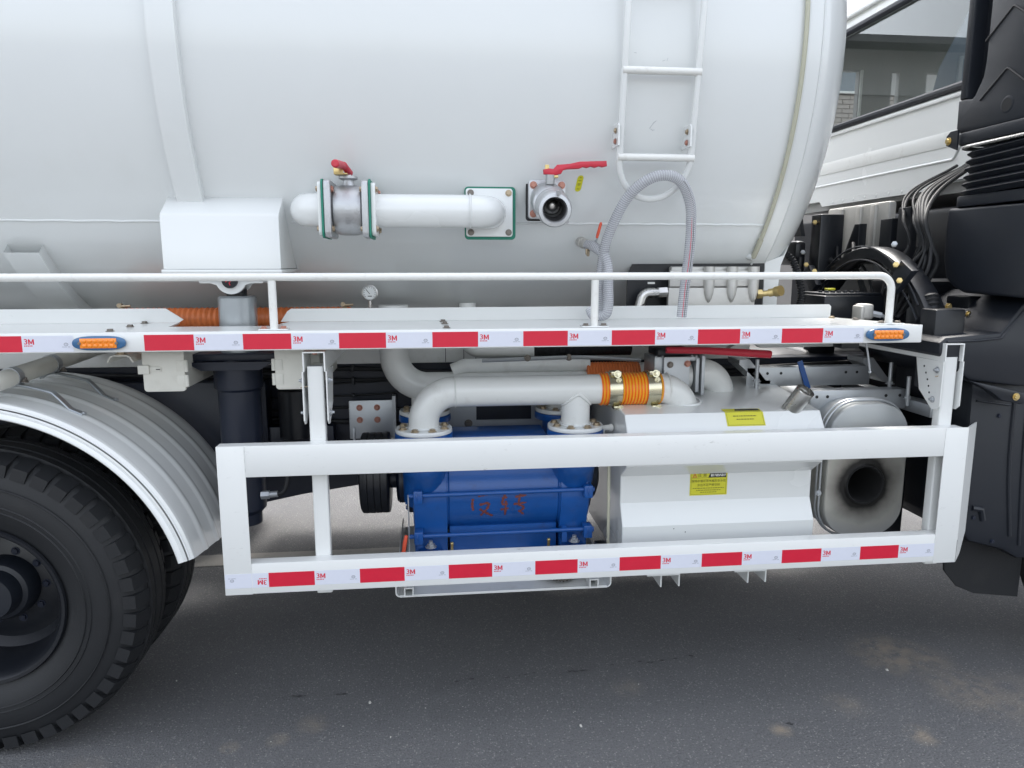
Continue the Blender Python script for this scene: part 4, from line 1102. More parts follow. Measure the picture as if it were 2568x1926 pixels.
# --- pump manifolds
MR = 0.0565
FY = 0.285
b = B(); tube(b, rpath([(0.862, FY, 1.05), (0.862, FY, 1.195), (1.53, FY, 1.195)], 0.115, 18), MR, 36); mf = obj('front_manifold', b, 'pipe', T, 'white bent pipe rising from the front of the blue pump')
b = B(); tube(b, [(1.437, FY, 1.05), (1.437, FY, 1.175)], MR-.002, 36); obj('branch', b, 'pipe', mf)
b = B()
pts = []
for i in range(40):
    a = 2*pi*i/40; x = (MR-.001)*cos(a); y = (MR-.001)*sin(a); pts.append((1.437+x, FY+y, 1.195-sqrt(max(0, MR**2-y*y))))
tube(b, pts, .0055, 8, closed=True); obj('weld_bead', b, 'pipe', mf)
b = B(); lathe(b, [(MR+.0005, 0), (MR+.003, .003), (MR+.0005, .006)], (0.977, FY, 1.195), (1, 0, 0), 36); obj('weld_bead', b, 'pipe', mf)
for px, py in ((0.862, FY), (1.437, FY), (.862, .625), (1.437, .625)):
    par = mf
    b = B(); lathe(b, [(MR-.003, 1.062), (.104, 1.062), (.106, 1.059), (.106, 1.048), (.104, 1.0455), (MR-.003, 1.0455)], (px, py, 0), (0, 0, 1), 44); obj('flange', b, 'white', par)
    b = B(); tube(b, [(px+(MR+.001)*cos(a), py+(MR+.001)*sin(a), 1.064) for a in [2*pi*i/24 for i in range(24)]], .005, 6, closed=True); obj('weld_bead', b, 'white', par)
    for k in range(8):
        a = 2*pi*(k+.5)/8
        bolt(par, (px+.083*cos(a), py+.083*sin(a), 1.0625), (0, 0, 1), .0115, 'zinc')
# orange sleeve with band clamps
b = B(); corrugated(b, [(1.527+i*.01, FY, 1.195) for i in range(25)], .059, .0045, .0125, 40); os_ = obj('orange_sleeve', b, 'orange', T, 'bright orange ribbed sleeve with two band clamps')
for x in (1.580, 1.728):
    b = B(); lathe(b, [(.063, -.024), (.0662, -.024), (.0668, 0), (.0662, .024), (.063, .024)], (x, FY, 1.195), (1, -.10, 0.05), 44); obj('band_clamp', b, 'clamp', os_)
    b = B(); box(b, x-.018, x+.022, FY-.045, FY-.005, 1.252, 1.268, .003); obj('clamp_ear', b, 'clamp', os_)
    bolt(os_, (x+.006, FY-.046, 1.258), (0, -1, .2), .010, 'clamp', nut=True)
    bolt(os_, (x+.010, FY-.055, 1.235), (0, -1, .1), .008, 'clamp', nut=True)
    b = B(); box(b, x-.005, x+.03, FY-.05, FY-.01, 1.123, 1.136, .002); obj('clamp_ear', b, 'clamp', os_)
    bolt(os_, (x+.02, FY-.05, 1.128), (0, -1, 0), .009, 'clamp', nut=True)
b = B(); tube(b, rpath([(1.755, FY, 1.195), (1.868, FY, 1.195), (1.868, FY+.02, 1.07)], .108, 16), MR, 36); el = obj('inlet_elbow', b, 'pipe', T, 'white elbow running down into the water tank')
b = B(); lathe(b, [(MR+.0005, 0), (MR+.003, .003), (MR+.0005, .006)], (1.79, FY, 1.195), (1, 0, 0), 36); obj('weld_bead', b, 'pipe', el)
# rear manifold
RY = 0.62
b = B(); tube(b, rpath([(0.742, RY, 1.50), (0.742, RY, 1.16), (1.56, RY, 1.16)], 0.135, 18), .060, 36); rm_ = obj('rear_manifold', b, 'pipe', T, 'white swept pipe bend behind the front manifold')
b = B(); tube(b, [(0.862, .625, 1.04), (0.862, .62, 1.15)], .055, 28); tube(b, [(1.437, .625, 1.04), (1.437, .62, 1.15)], .055, 28); obj('branch', b, 'pipe', rm_)
b = B(); tube(b, rpath([(.98, .62, 1.225), (1.03, .62, 1.245), (1.56, .62, 1.245)], .05), .030, 20); obj('return_pipe', b, 'pipe', rm_)
b = B(); corrugated(b, [(1.545+i*.01, RY, 1.195) for i in range(24)], .055, .004, .0125, 30); obj('orange_coupling', b, 'orangeold', rm_)
b = B(); cyl(b, (1.77, RY, 1.195), (1.86, RY, 1.195), .055); obj('stub', b, 'pipe', rm_)
b = B(); tube(b, rpath([(1.05, .72, 1.50), (1.05, .70, 1.305), (1.33, .66, 1.31)], .05), .036, 24); hb = obj('bypass_pipe', b, 'pipe', T, 'short white pipe passing into a black hose below the deck')
b = B(); corrugated(b, [(1.33+i*.02, .66, 1.315) for i in range(22)], .037, .002, .006, 20); obj('black_hose', b, 'corr', hb)
b = B(); tube(b, smooth_path([(1.10, .55, 1.275), (1.25, .52, 1.283), (1.5, .5, 1.29), (1.75, .5, 1.275)], 8), .008, 10); obj('thin_pipe', b, 'galv', hb)
for x in (1.28, 1.45): bolt(hb, (x, .5, 1.29), (0, -1, 0), .01, 'bolt')

# gate valve with long red lever
gv = None
b = B(); prism(b, rrect(1.80, 1.905, 1.155, 1.305, .004, 2), 'y', .35, .365, bev=.001); gv = obj('gate_valve', b, 'galv', T, 'square flanged grey valve beside the orange sleeve')
b = B(); prism(b, rrect(.36, .52, 1.16, 1.30, .004, 2), 'x', 1.935, 1.949, bev=.001); prism(b, rrect(.35, .52, 1.15, 1.31, .004, 2), 'x', 1.955, 1.968, bev=.001); obj('flange', b, 'galv', gv)
b = B(); box(b, 1.765, 1.80, .36, .50, 1.22, 1.305, .003); box(b, 1.80, 1.945, .366, .50, 1.287, 1.303, .002); obj('valve_frame', b, 'galv', gv)
b = B(); box(b, 1.78, 1.92, .37, .50, 1.305, 1.335, .006); obj('valve_top', b, 'black', gv)
for x, z in ((1.825, 1.275), (1.895, 1.278)): bolt(gv, (x, .3495, z), (0, -1, 0), .0095, 'zincred' if x > 1.85 else 'bolt')
for x in (1.775, 1.80, 1.92, 1.938): bolt(gv, (x, .37, 1.304), (0, 0, 1), .005, 'galv')
b = B(); tube(b, [(1.80, .33, 1.336), (1.95, .31, 1.334), (2.18, .27, 1.322), (2.195, .268, 1.321), (2.199, .267, 1.3205)], [.013, .014, .0155, .015, .010], 14); obj('lever', b, 'red', gv)
b = B(); tube(b, rpath([(1.82, .43, 1.22), (1.93, .43, 1.22)], .01), .055, 28); obj('throat', b, 'pipe', gv)
b = B(); tube(b, rpath([(1.968, .44, 1.225), (2.07, .46, 1.225), (2.085, .48, 1.06)], .10, 14), .060, 32); obj('elbow', b, 'pipe', gv)
for x in (1.82, 1.96):
    b = B(); box(b, x, x+.05, .62, .75, 1.305, 1.37, .004); obj('deck_hanger', b, 'cream', gv)

# --- white water tank
b = B()
prof = [(0.148, 1.122), (0.105, 1.060), (0.105, 0.935), (0.178, 0.880), (0.178, 0.775), (0.138, 0.695), (0.138, 0.55), (0.72, 0.55), (0.72, 1.165), (0.60, 1.172)]
prism(b, prof, 'x', 1.592, 2.345, bev=.004)
wt = obj('water_tank', b, 'white', T, 'white folded steel water tank with yellow warning stickers', ang=20)
b = B(); tube(b, [(1.87+.062*cos(a), .30+.062*sin(a), 1.1405+.09*sin(a)*.062/.8) for a in [2*pi*i/30 for i in range(30)]], .006, 8, closed=True); obj('weld_bead', b, 'white', wt)
F0, F1 = Vector((2.235, .19, 1.095)), Vector((2.272, .135, 1.198))
ax = (F1-F0).normalized(); LF = (F1-F0).length
b = B(); lathe(b, [(.034, -.02), (.034, LF), (.0355, LF+.002), (.0345, LF+.006), (.029, LF+.006), (.028, LF-.02), (.024, LF-.035), (0, LF-.035)], F0, ax, 36); fp = obj('filler_neck', b, 'stain', T, 'tilted stainless filler pipe on the white water tank')
b = B(); lathe(b, [(.0225, LF-.034), (.0225, LF-.012), (.0165, LF-.010), (.0155, LF-.03)], F0, ax, 6); obj('hex_socket', b, 'stain', fp)
b = B(); tube(b, [F0+ax*.012+(frame_of(ax)[0]*cos(a)+frame_of(ax)[1]*sin(a))*.033 for a in [2*pi*i/24 for i in range(24)]], .007, 8, closed=True); obj('weld_bead', b, 'white', fp)
b = B(); tube(b, [(1.588, .30, 1.04), (1.565, .30, 1.04)], .012, 12); tube(b, rpath([(1.565, .30, 1.04), (1.545, .30, 1.04), (1.545, .30, 1.0)], .014), .011, 12); lathe(b, [(.015, 0), (.015, .01)], (1.575, .30, 1.04), (1, 0, 0), 12); lathe(b, [(.014, 0), (.014, .012)], (1.545, .30, 1.005), (0, 0, 1), 12); obj('hose_elbow', b, 'whiteprint', wt)
b = B(); cyl(b, (1.555, .20, .57), (1.550, .20, 1.0), .006, n=10); cyl(b, (1.56, .20, .60), (1.595, .20, .60), .008, n=10); lvt = obj('level_tube', b, 'tubeclear', wt)
b = B(); box(b, 1.515, 1.56, .21, .26, .575, .60, .004); cyl(b, (1.53, .2, .585), (1.50, .2, .60), .012, n=12); obj('drain_cock', b, 'black', wt)
def sticker_front():
    b = B()
    S_ = lambda x, y: (1.934+x, 0.1768, 0.843+y)
    hw_, hh_ = .0735, .0475
    poly2d(b, [(-hw_, -hh_), (hw_, -hh_), (hw_, hh_), (-hw_, hh_)], S_, 0)
    U = lambda x, y: (1.934+x, 0.1762, 0.843+y)
    for q in ((-.069, .069, -.0435, -.0425), (-.069, .069, .0425, .0435), (-.069, -.068, -.0425, .0425), (.068, .069, -.0425, .0425), (-.068, .0, .021, .022)):
        poly2d(b, [(q[0], q[2]), (q[1], q[2]), (q[1], q[3]), (q[0], q[3])], U, 2)
    poly2d(b, [(-.002, .0215), (.0682, .0215), (.0682, .0422), (.006, .0422)], U, 1)
    V = lambda x, y: (1.934+x, 0.1757, 0.843+y)
    def put(s, size, cx, cy, mi, off=0.0, sx=1.0): put2d(b, text2d(s, size, off), lambda x, y: V(cx+x, cy+y), mi, sx)
    put('вниман', .0165, .037, .0315, 3, .018)
    put('注 意', .0165, -.026, .032, 2, .006)
    for q in ([(-.064, .024), (-.047, .024), (-.0555, .040)],): poly2d(b, q, V, 4)
    poly2d(b, [(-.0605, .0257), (-.0505, .0257), (-.0555, .0355)], lambda x, y: (1.934+x, .1752, .843+y), 0)
    poly2d(b, [(-.0562, .0272), (-.0548, .0272), (-.0546, .033), (-.0564, .033)], lambda x, y: (1.934+x, .1748, .843+y), 2)
    put('保持水循环泵水箱安全水位', .0112, 0, .0085, 2, .006)
    put('水位不足严禁空转', .0112, 0, -.0075, 2, .006)
    for yy, ww in ((-.0205, .062), (-.0285, .048), (-.0365, .032)):
        x = -ww
        while x < ww:
            w = random.uniform(.004, .011); w = min(w, ww-x)
            poly2d(b, [(x, yy), (x+w, yy), (x+w, yy+.0026), (x, yy+.0026)], V, 2); x += w+.0018
    obj('warning_sticker', b, ['yellow', 'blackprint', 'olive', 'whiteprint', 'redprint'], wt, 'yellow warning sticker on the middle of the water tank', smooth=False)
sticker_front()
def sticker_top():
    b = B()
    P0, P1 = Vector((0, .148, 1.122)), Vector((0, .105, 1.060))
    dn = (P1-P0).normalized(); nm = Vector((0, -dn.z, dn.y)).normalized()
    if nm.y > 0: nm = -nm
    tp = (Vector((0, .60, 1.172))-P0).normalized()
    def S_(h):
        def f(x, y):   # y > 0 folds over the top edge
            base = P0 + (tp*y if y > 0 else dn*(-y))
            o = base + (nm*h if y <= 0 else Vector((0, -.1, 1)).normalized()*h)
            return (2.045+x, o.y, o.z)
        return f
    hw_ = .0735
    poly2d(b, [(-hw_, -.056), (hw_, -.056), (hw_, 0), (-hw_, 0)], S_(.0009), 0)
    poly2d(b, [(-hw_, .0001), (hw_, .0001), (hw_, .038), (-hw_, .038)], S_(.0009), 0)
    poly2d(b, [(-.03, .012), (.068, .012), (.068, .034), (-.022, .034)], S_(.0015), 1)
    for q in ((-.069, .069, -.0525, -.0512), (-.069, -.068, -.051, -.002), (.068, .069, -.051, -.002)):
        poly2d(b, [(q[0], q[2]), (q[1], q[2]), (q[1], q[3]), (q[0], q[3])], S_(.0015), 2)
    for yy, ww in ((-.018, .045), (-.031, .034)):
        x = -ww
        while x < ww:
            w = min(random.uniform(.004, .012), ww-x)
            poly2d(b, [(x, yy), (x+w, yy), (x+w, yy+.004), (x, yy+.004)], S_(.0016), 2); x += w+.0018
    obj('warning_sticker', b, ['yellow', 'blackprint', 'olive'], wt, 'yellow sticker folded over the tank top edge', smooth=False)
sticker_top()
b = B()
for x, z in ((1.79, .68), (1.835, .665), (1.63, 1.05)): tube(b, [(x, .1375 if z < .8 else .1045, z), (x+.001, .1375 if z < .8 else .1045, z+.004)], .0014, 6)
obj('paint_chips', b, 'blackprint', wt)
for x, lab in ((1.745, 0), (2.085, 1)):
    b = B()
    for q in ((x-.063, x+.063, .513, .518), ): box(b, q[0], q[1], .10, .78, q[2], q[3])
    box(b, x-.012, x-.007, .10, .78, .468, .5128); box(b, x+.058, x+.063, .10, .78, .468, .5128)
    ch = obj('tank_bearer', b, 'white', T)
    for y in (.2, .6):
        b = B(); box(b, x-.02, x+.02, y, y+.03, .518, .549); obj('packing', b, 'black', ch)

# --- muffler
b = B()
def rr_angle(u0, u1, v0, v1, r, cu, cv, n):
    """points of a rounded rectangle met by n rays from (cu, cv)"""
    poly = rrect(u0, u1, v0, v1, r, 16); out = []
    for k in range(n):
        a = 2*pi*k/n; d = (cos(a), sin(a)); best = None
        for i in range(len(poly)):
            p, q = poly[i], poly[(i+1) % len(poly)]
            ex, ey = q[0]-p[0], q[1]-p[1]
            den = d[0]*ey-d[1]*ex
            if abs(den) < 1e-12: continue
            t = ((p[0]-cu)*ey-(p[1]-cv)*ex)/den; w = ((p[0]-cu)*d[1]-(p[1]-cv)*d[0])/den
            if t > 0 and -1e-6 <= w <= 1+1e-6: best = t if best is None else max(best, t)
        out.append((cu+best*d[0], cv+best*d[1]))
    return out
OX, OZ, NM = 2.568, .815, 96
loops = []
for (g, y) in ((0, .72), (0, .190), (.003, .186), (.008, .185)):
    loops.append([b.verts.new((u, y, v)) for u, v in rr_angle(2.412+g, 2.738-g, .600+g, 1.135-g, .125-g, OX, OZ, NM)])
for rr_, y in ((.094, .185), (.084, .1835), (.078, .177)):
    loops.append([b.verts.new((OX+rr_*cos(2*pi*k/NM), y, OZ+rr_*sin(2*pi*k/NM))) for k in range(NM)])
for A, C in zip(loops, loops[1:]):
    for k in range(NM): b.faces.new((A[k], A[(k+1) % NM], C[(k+1) % NM], C[k]))
mu = obj('muffler', b, 'muffler', T, 'flat grey steel muffler with a sooty round outlet', ang=30)
for y, g in ((.212, .010), (.238, .010)):
    b = B(); o_ = rrect(2.412-g, 2.738+g*.2, 0.600-g, 1.135+g, .13, 10); tube(b, [(u, y, v) for u, v in o_], .0045, 8, closed=True); obj('rolled_rim', b, 'galv', mu)
b = B(); lathe(b, [(.079, 0.0), (.078, -.010), (.074, -.012), (.071, -.008), (.070, .002), (.068, .25), (0, .25)], (OX, .184, OZ), (0, 1, 0), 48); obj('outlet_pipe', b, 'soot', mu)
bolt(mu, (2.392, .20, .78), (-.3, -1, 0), .008, 'galv', nut=True)
# hanger brackets above the muffler
b = B(); box(b, 2.21, 2.76, .50, .505, 1.155, 1.235, .001); box(b, 2.21, 2.76, .505, .56, 1.23, 1.235); hg = obj('muffler_hanger', b, 'galv', T, 'grey steel brackets above the muffler')
b = B(); box(b, 2.40, 2.805, .32, .325, 1.085, 1.165, .001); box(b, 2.40, 2.805, .325, .38, 1.16, 1.165); obj('hanger_plate', b, 'galv', hg)
for x in (2.425, 2.47, 2.72, 2.78):
    b = B(); cyl(b, (x, .3185, 1.14), (x, .3195, 1.14), .0065, n=12); obj('hole', b, 'blackgasket', hg)
for x in (2.24, 2.30, 2.36, 2.65, 2.70):
    b = B(); cyl(b, (x, .4985, 1.21), (x, .4995, 1.21), .006, n=12); obj('hole', b, 'blackgasket', hg)
for (x, y, z) in ((2.235, .46, 1.215), (2.80, .42, 1.20), (2.80, .30, 1.16)):
    b = B(); cyl(b, (x, y, z-.06), (x, y, z+.06), .008, n=12); obj('stud', b, 'galv', hg)
    bolt(hg, (x, y, z-.03), (0, 0, 1), .013, 'galv')
for (x, ) in ((2.295,), (2.845,)):
    b = B(); box(b, x-.03, x+.03, .18, .80, 1.075, 1.125, .003); obj('square_bar', b, 'galv', hg)
    b = B(); prism(b, [(x-.12, 1.27), (x-.075, 1.27), (x-.0, 1.18), (x+.02, 1.18), (x+.02, 1.165), (x-.02, 1.165), (x-.12, 1.25)], 'y', .50, .62); obj('angle_bracket', b, 'galv', hg)
b = B(); tube(b, [(2.44, .50, 1.26), (2.485, .49, 1.13)], .01, 8, flat=(.012, .003, (0, -1, 0))); obj('blue_lever', b, 'blue', hg)
# hanging catch wire and black catch below the deck
b = B(); tube(b, rpath([(2.44, .10, 1.385), (2.475, .10, 1.384), (2.485, .10, 1.345), (2.500, .10, 1.275)], .012), .0035, 8); bmesh.ops.create_uvsphere(b, u_segments=12, v_segments=8, radius=.006, matrix=Matrix.Translation((2.50, .10, 1.272))); ca = obj('catch_hook', b, 'galv', T)
b = B(); box(b, 2.37, 2.44, .08, .14, 1.362, 1.390, .005); box(b, 2.35, 2.46, .09, .13, 1.3865, 1.3905); obj('catch_body', b, 'black', ca)
# white sloped struts behind the deck end
b = B(); prism(b, [(2.16, 1.30), (2.22, 1.295), (2.36, 1.385), (2.30, 1.385)], 'y', .60, .64); prism(b, [(2.34, 1.31), (2.38, 1.385), (2.95, 1.385), (2.95, 1.30), (2.36, 1.295)], 'y', .70, .74); obj('deck_strut', b, 'pipe', T)

# --- pressure pump behind the deck
b = B(); box(b, 1.852, 2.205, .455, .495, 1.40, 1.655, .008); wp = obj('wash_pump', b, 'alu', T, 'cast aluminium plunger pump behind the deck')
b = B(); box(b, 1.835, 2.195, .43, .4545, 1.40, 1.572, .004); box(b, 1.84, 2.19, .434, .4545, 1.576, 1.64, .004); obj('pump_head', b, 'alu', wp)
for x in (2.0, 2.095, 2.185):
    b = B(); lathe(b, [(.022, .16), (.022, .085), (.020, .06), (.014, .035), (.006, .02), (0, .016)], (x, .432, 1.495), (0, 0, 1), 20); obj('plunger_boss', b, 'alu', wp)
b = B(); cyl(b, (1.83, .44, 1.555), (1.795, .44, 1.553), .022, n=6); cyl(b, (1.80, .44, 1.553), (1.775, .44, 1.552), .018); tube(b, rpath([(1.78, .44, 1.552), (1.735, .44, 1.552), (1.715, .44, 1.47)], .03), .02, 16); obj('inlet_fitting', b, 'stain', wp)
b = B(); cyl(b, (2.205, .44, 1.545), (2.225, .438, 1.546), .02, n=6); cyl(b, (2.222, .438, 1.546), (2.255, .425, 1.550), .012); cyl(b, (2.25, .425, 1.550), (2.275, .405, 1.557), .016); cyl(b, (2.272, .41, 1.556), (2.282, .388, 1.561), .021, n=20); obj('relief_valve', b, 'brass', wp)
b = B(); prism(b, [(1.685, 1.40), (1.685, 1.62), (1.705, 1.665), (2.26, 1.668), (2.26, 1.40)], 'y', .502, .508); sp = obj('splash_plate', b, 'black', T, 'black plate standing behind the plunger pump')
b = B(); box(b, 1.77, 1.80, .500, .5015, 1.585, 1.593); obj('white_mark', b, 'whiteprint', sp)
b = B(); prism(b, [(2.262, 1.36), (2.262, 1.672), (2.34, 1.70), (2.36, 1.74), (2.33, 1.66), (2.322, 1.55), (2.322, 1.36)], 'y', .50, .54); obj('tank_stay', b, 'tank', T)
b = B(); tube(b, smooth_path([(2.35, .62, 1.75), (2.42, .58, 1.68), (2.44, .55, 1.60), (2.44, .52, 1.52), (2.40, .50, 1.47), (2.30, .50, 1.465)], 10), .012, 12)
q = smooth_path([(2.37, .60, 1.73), (2.42, .58, 1.68), (2.44, .55, 1.60), (2.44, .52, 1.52), (2.40, .50, 1.47), (2.30, .50, 1.465)], 10)
corrugated(b, q, .012, .005, .012, 14); obj('cable_conduit', b, 'corr', T, 'black ribbed conduit hanging behind the tank front')

# --- black fuse box and silver junction beside the deck end
b = B(); box(b, 2.53, 2.80, .50, .72, 1.40, 1.535, .008); fb = obj('battery_box', b, 'black', T, 'flat black battery box with small caps')
b = B(); box(b, 2.54, 2.79, .51, .71, 1.5355, 1.545, .003)
for i in range(6):
    for j in range(2): cyl(b, (2.56+i*.028, .54+j*.05, 1.545), (2.56+i*.028, .54+j*.05, 1.553), .009, n=10)
obj('battery_lid', b, 'plastic', fb)
b = B(); box(b, 2.60, 2.635, .60, .63, 1.553, 1.562, .002); obj('yellow_cap', b, 'yellow', fb)
b = B(); box(b, 2.60, 2.655, .34, .40, 1.445, 1.508, .012, 3); box(b, 2.595, 2.61, .335, .40, 1.44, 1.50, .004); jb = obj('junction_housing', b, 'alu', T, 'small silver cast housing beside the rail end')
b = B(); cyl(b, (2.655, .36, 1.47), (2.69, .35, 1.462), .013, n=6); tube(b, smooth_path([(2.69, .35, 1.462), (2.74, .35, 1.44), (2.80, .38, 1.40)], 6), .007, 8); obj('cable_gland', b, 'galv', jb)

# --- cab
XB = 3.35
b = B()
W0, W1, WB, WT_ = 0.62, 2.05, 2.478, 3.00
box(b, XB, XB+.04, 0.02, 2.48, 2.055, WB)
box(b, XB, XB+.04, 0.02, 2.48, WT_, 3.6)
box(b, XB, XB+.04, 0.02, W0, WB, WT_); box(b, XB, XB+.04, W1, 2.48, WB, WT_)
cab = obj('cab', b, 'white', T, 'white driver cab seen from behind, dark rear window')
b = B(); box(b, XB-.014, XB-.0002, 0.62, 2.3, 2.432, 2.452, .005); obj('waist_ledge', b, 'white', cab)
b = B(); box(b, XB-.0035, XB-.0002, 0.70, 2.48, 2.215, 2.285, .001); obj('pressed_band', b, 'pipe', cab)
b = B(); tube(b, rpath([(XB-.001, .86, 2.215), (XB-.001, .90, 2.152), (XB-.001, 2.4, 2.147)], .03), .007, 8); obj('pressed_crease', b, 'white', cab)
b = B(); prism(b, [(0.96, 2.054), (1.00, 2.022), (2.04, 2.022), (2.08, 2.054)], 'x', XB-.004, XB+.02); obj('lower_flange', b, 'white', cab)
for i in range(9):
    b = B(); lathe(b, [(.010, 0), (.006, .002), (0, .002)], (XB-.0042, 1.04+i*.11, 2.038), (-1, 0, 0), 12); obj('spot_weld', b, 'white', cab)
b = B(); tube(b, [(XB-.008, y, z) for y, z in rrect(W0, W1, WB, WT_, .06, 6)], .020, 10, closed=True); obj('window_seal', b, 'plastic', cab)
b = B(); box(b, XB+.006, XB+.010, W0, W1, WB, WT_); obj('rear_glass', b, 'glass', cab, smooth=False)
b = B(); box(b, XB-.03, XB-.0005, 0.02, 2.48, 3.07, 3.10, .006); obj('gutter_ridge', b, 'white', cab)
b = B()
for x0, x1, z0, z1 in ((XB+.041, 5.4, 2.0, 2.5), (XB+.041, 5.4, 3.25, 3.6), (XB+.041, 4.1, 2.5, 3.25), (5.0, 5.4, 2.5, 3.25)): box(b, x0, x1, .02, .06, z0, z1)
obj('near_side', b, 'white', cab)
b = B()
FY_ = 2.44
for x0, x1, z0, z1 in ((XB+.041, 5.4, 2.0, 2.45), (XB+.041, 5.4, 2.94, 3.6), (XB+.041, 3.48, 2.45, 2.94), (3.765, 4.0, 2.45, 2.94), (4.055, 4.25, 2.45, 2.94), (4.95, 5.4, 2.45, 2.94)): box(b, x0, x1, FY_, FY_+.04, z0, z1)
obj('far_side', b, 'interior', cab)
b = B(); box(b, XB+.041, 5.4, .061, 2.439, 3.55, 3.6); obj('roof_lining', b, 'interior', cab)
b = B(); box(b, XB+.041, 5.4, .061, 2.439, 2.0, 2.05); obj('cab_floor', b, 'interior', cab)
b = B(); box(b, 5.35, 5.4, .061, 2.439, 2.05, 2.6); box(b, 5.35, 5.4, .061, 2.439, 3.3, 3.55); obj('dash_wall', b, 'interior', cab)
b = B(); box(b, 4.1, 5.0, .038, .042, 2.5, 3.25); obj('side_glass', b, 'glass', cab, smooth=False)
b = B(); box(b, 5.373, 5.377, .061, 2.439, 2.6, 3.3); obj('windscreen', b, 'glass', cab, smooth=False)
b = B(); tube(b, [(3.772, 2.42, 2.45), (3.772, 2.42, 2.94)], .010, 8); obj('door_pillar', b, 'whiteprint', cab)
b = B(); prism(b, [(.63, 2.44), (1.19, 2.44), (1.13, 2.62), (.80, 3.02), (.63, 3.02)], 'x', 3.40, 3.44); obj('trim_panel', b, 'trim', cab)

# rear cab mount: arch beam, posts, brackets
arch = []
for i in range(25):
    t = i/24; y = 0.97-0.80*t
    arch.append((2.80, y, 1.45+0.262*sin(pi*min(1, max(0, (t*.96+.06))))**.75))
b = B(); tube(b, arch, .03, 12, flat=(.045, .028, (0, 0, 1))); ar = obj('cab_arch', b, 'black', T, 'black arched beam under the back of the cab')
b = B(); tube(b, [(2.74, y, z+.028) for _, y, z in arch[1:-1]], .004, 6); obj('arch_flange', b, 'plastic', ar)
b = B(); tube(b, [(2.74, y, z-.028) for _, y, z in arch[1:-1]], .004, 6); obj('arch_flange', b, 'plastic', ar)
for y in (1.00, .15):
    b = B(); box(b, 2.74, 2.86, y-.05, y+.04, 1.2, 1.50 if y < .5 else 1.9, .008); obj('mount_post', b, 'black', ar)
for q in ([(1.02, 1.62), (.96, 1.66), (.88, 1.57), (.93, 1.53)], [(.20, 1.64), (.27, 1.68), (.36, 1.57), (.30, 1.55)]):
    b = B(); prism(b, q, 'x', 2.70, 2.73, bev=.004); obj('link_plate', b, 'plastic', ar)
for (x, y, z, k) in ((2.70, 1.02, 1.72, 'galv'), (2.70, .98, 1.66, 'brass'), (2.70, .90, 1.63, 'brass'), (2.72, .35, 1.74, 'galv'), (2.70, .30, 1.66, 'brass'), (2.70, .27, 1.60, 'brass'), (2.74, 1.0, 1.86, 'brass')):
    b = B(); d = Vector((-.5, -.8, .1)).normalized(); p = Vector((x, y, z)); cyl(b, p, p+d*.03, .011, n=6); cyl(b, p+d*.03, p+d*.045, .007, n=10); obj('pivot_bolt', b, k, ar)
b = B(); prism(b, [(1.05, 1.80), (1.25, 1.80), (1.25, 1.98), (1.12, 1.98)], 'x', 2.70, 2.72); box(b, 2.70, 2.76, 1.1, 1.3, 1.66, 1.78, .02); cyl(b, (2.70, 1.05, 1.60), (2.70, 1.05, 1.70), .022); obj('cab_mount', b, 'black', ar)
eng = bpy.data.objects['engine_block']
b = B(); box(b, 2.98, 3.02, .80, 1.32, 1.70, 1.95, .01)
for y in (.88, 1.0, 1.16): box(b, 2.965, 2.98, y, y+.04, 1.71, 1.94, .004)
obj('gearbox_cover', b, 'alu', eng)
for q in ([(.98, 1.70), (.86, 1.70), (.86, 1.85), (.90, 1.85)], [(.62, 1.70), (.70, 1.70), (.70, 1.86), (.62, 1.86)], [(.5, 1.62), (.58, 1.62), (.58, 1.9), (.5, 1.9)]):
    b = B(); prism(b, q, 'x', 2.88, 2.92, bev=.004); obj('engine_bracket', b, 'black', eng)
b = B()
for k in range(11):
    yy = .45+random.uniform(-.05, .12); tube(b, smooth_path([(3.25, yy+.2, 2.10), (3.0+random.uniform(-.05, .05), yy+.1, 1.97), (2.86, yy-.03, 1.85), (2.86, yy-.08, 1.74), (2.84+random.uniform(-.05, .05), yy-.02+random.uniform(-.14, .1), 1.60+random.uniform(-.05, .05)), (2.8, yy, 1.45)], 8), random.choice((.005, .007, .009, .016)), 10)
for k in range(4):
    yy = .9+random.uniform(-.1, .2); tube(b, smooth_path([(2.84, yy, 1.76), (2.80, yy-.1, 1.68), (2.82, yy-.25, 1.66), (2.80, yy-.4, 1.52)], 8), random.choice((.006, .009, .012)), 8)
cab_l = obj('cable_loom', b, 'corr', T)
b = B(); corrugated(b, smooth_path([(2.80, .22, 1.55), (2.80, .2, 1.49), (2.82, .2, 1.38)], 8), .022, .006, .016, 16); obj('shock_boot', b, 'corr', T)
b = B(); box(b, 2.9, 4.9, .5, .8, .95, 1.6, .03); box(b, 3.3, 4.9, .8, 2.3, 1.2, 1.93, .03); obj('engine_cover', b, 'black', eng)

# --- air intake tower, black plastic (its broad face looks to the rear)
XT = 2.95
b = B(); prism(b, [(-.10, 2.165), (.35, 2.165), (.37, 2.185), (.372, 2.29), (.335, 2.29), (.30, 2.283), (.286, 2.292), (.252, 2.352), (.246, 2.40), (.243, 3.3), (-.10, 3.3)], 'x', XT, 3.30, bev=.008)
ai = obj('air_intake', b, 'plastic', T, 'black plastic air intake tower behind the cab')
b = B(); prism(b, [(.373, 2.293), (.373, 3.3), (.337, 3.3), (.337, 2.293)], 'x', XT+.004, 3.30, bev=.01); obj('tower_edge', b, 'plastic', ai)
b = B(); box(b, XT+.06, 3.29, .2431, .3365, 2.30, 3.3); obj('slot_floor', b, 'black', ai)
for zc in (2.354, 2.561):
    b = B(); tube(b, rpath([(XT-.0005, .255, zc-.086), (XT-.0005, .135, zc), (XT-.0005, .035, zc-.075)], .012), .004, 6); obj('chevron_groove', b, 'blackgasket', ai)
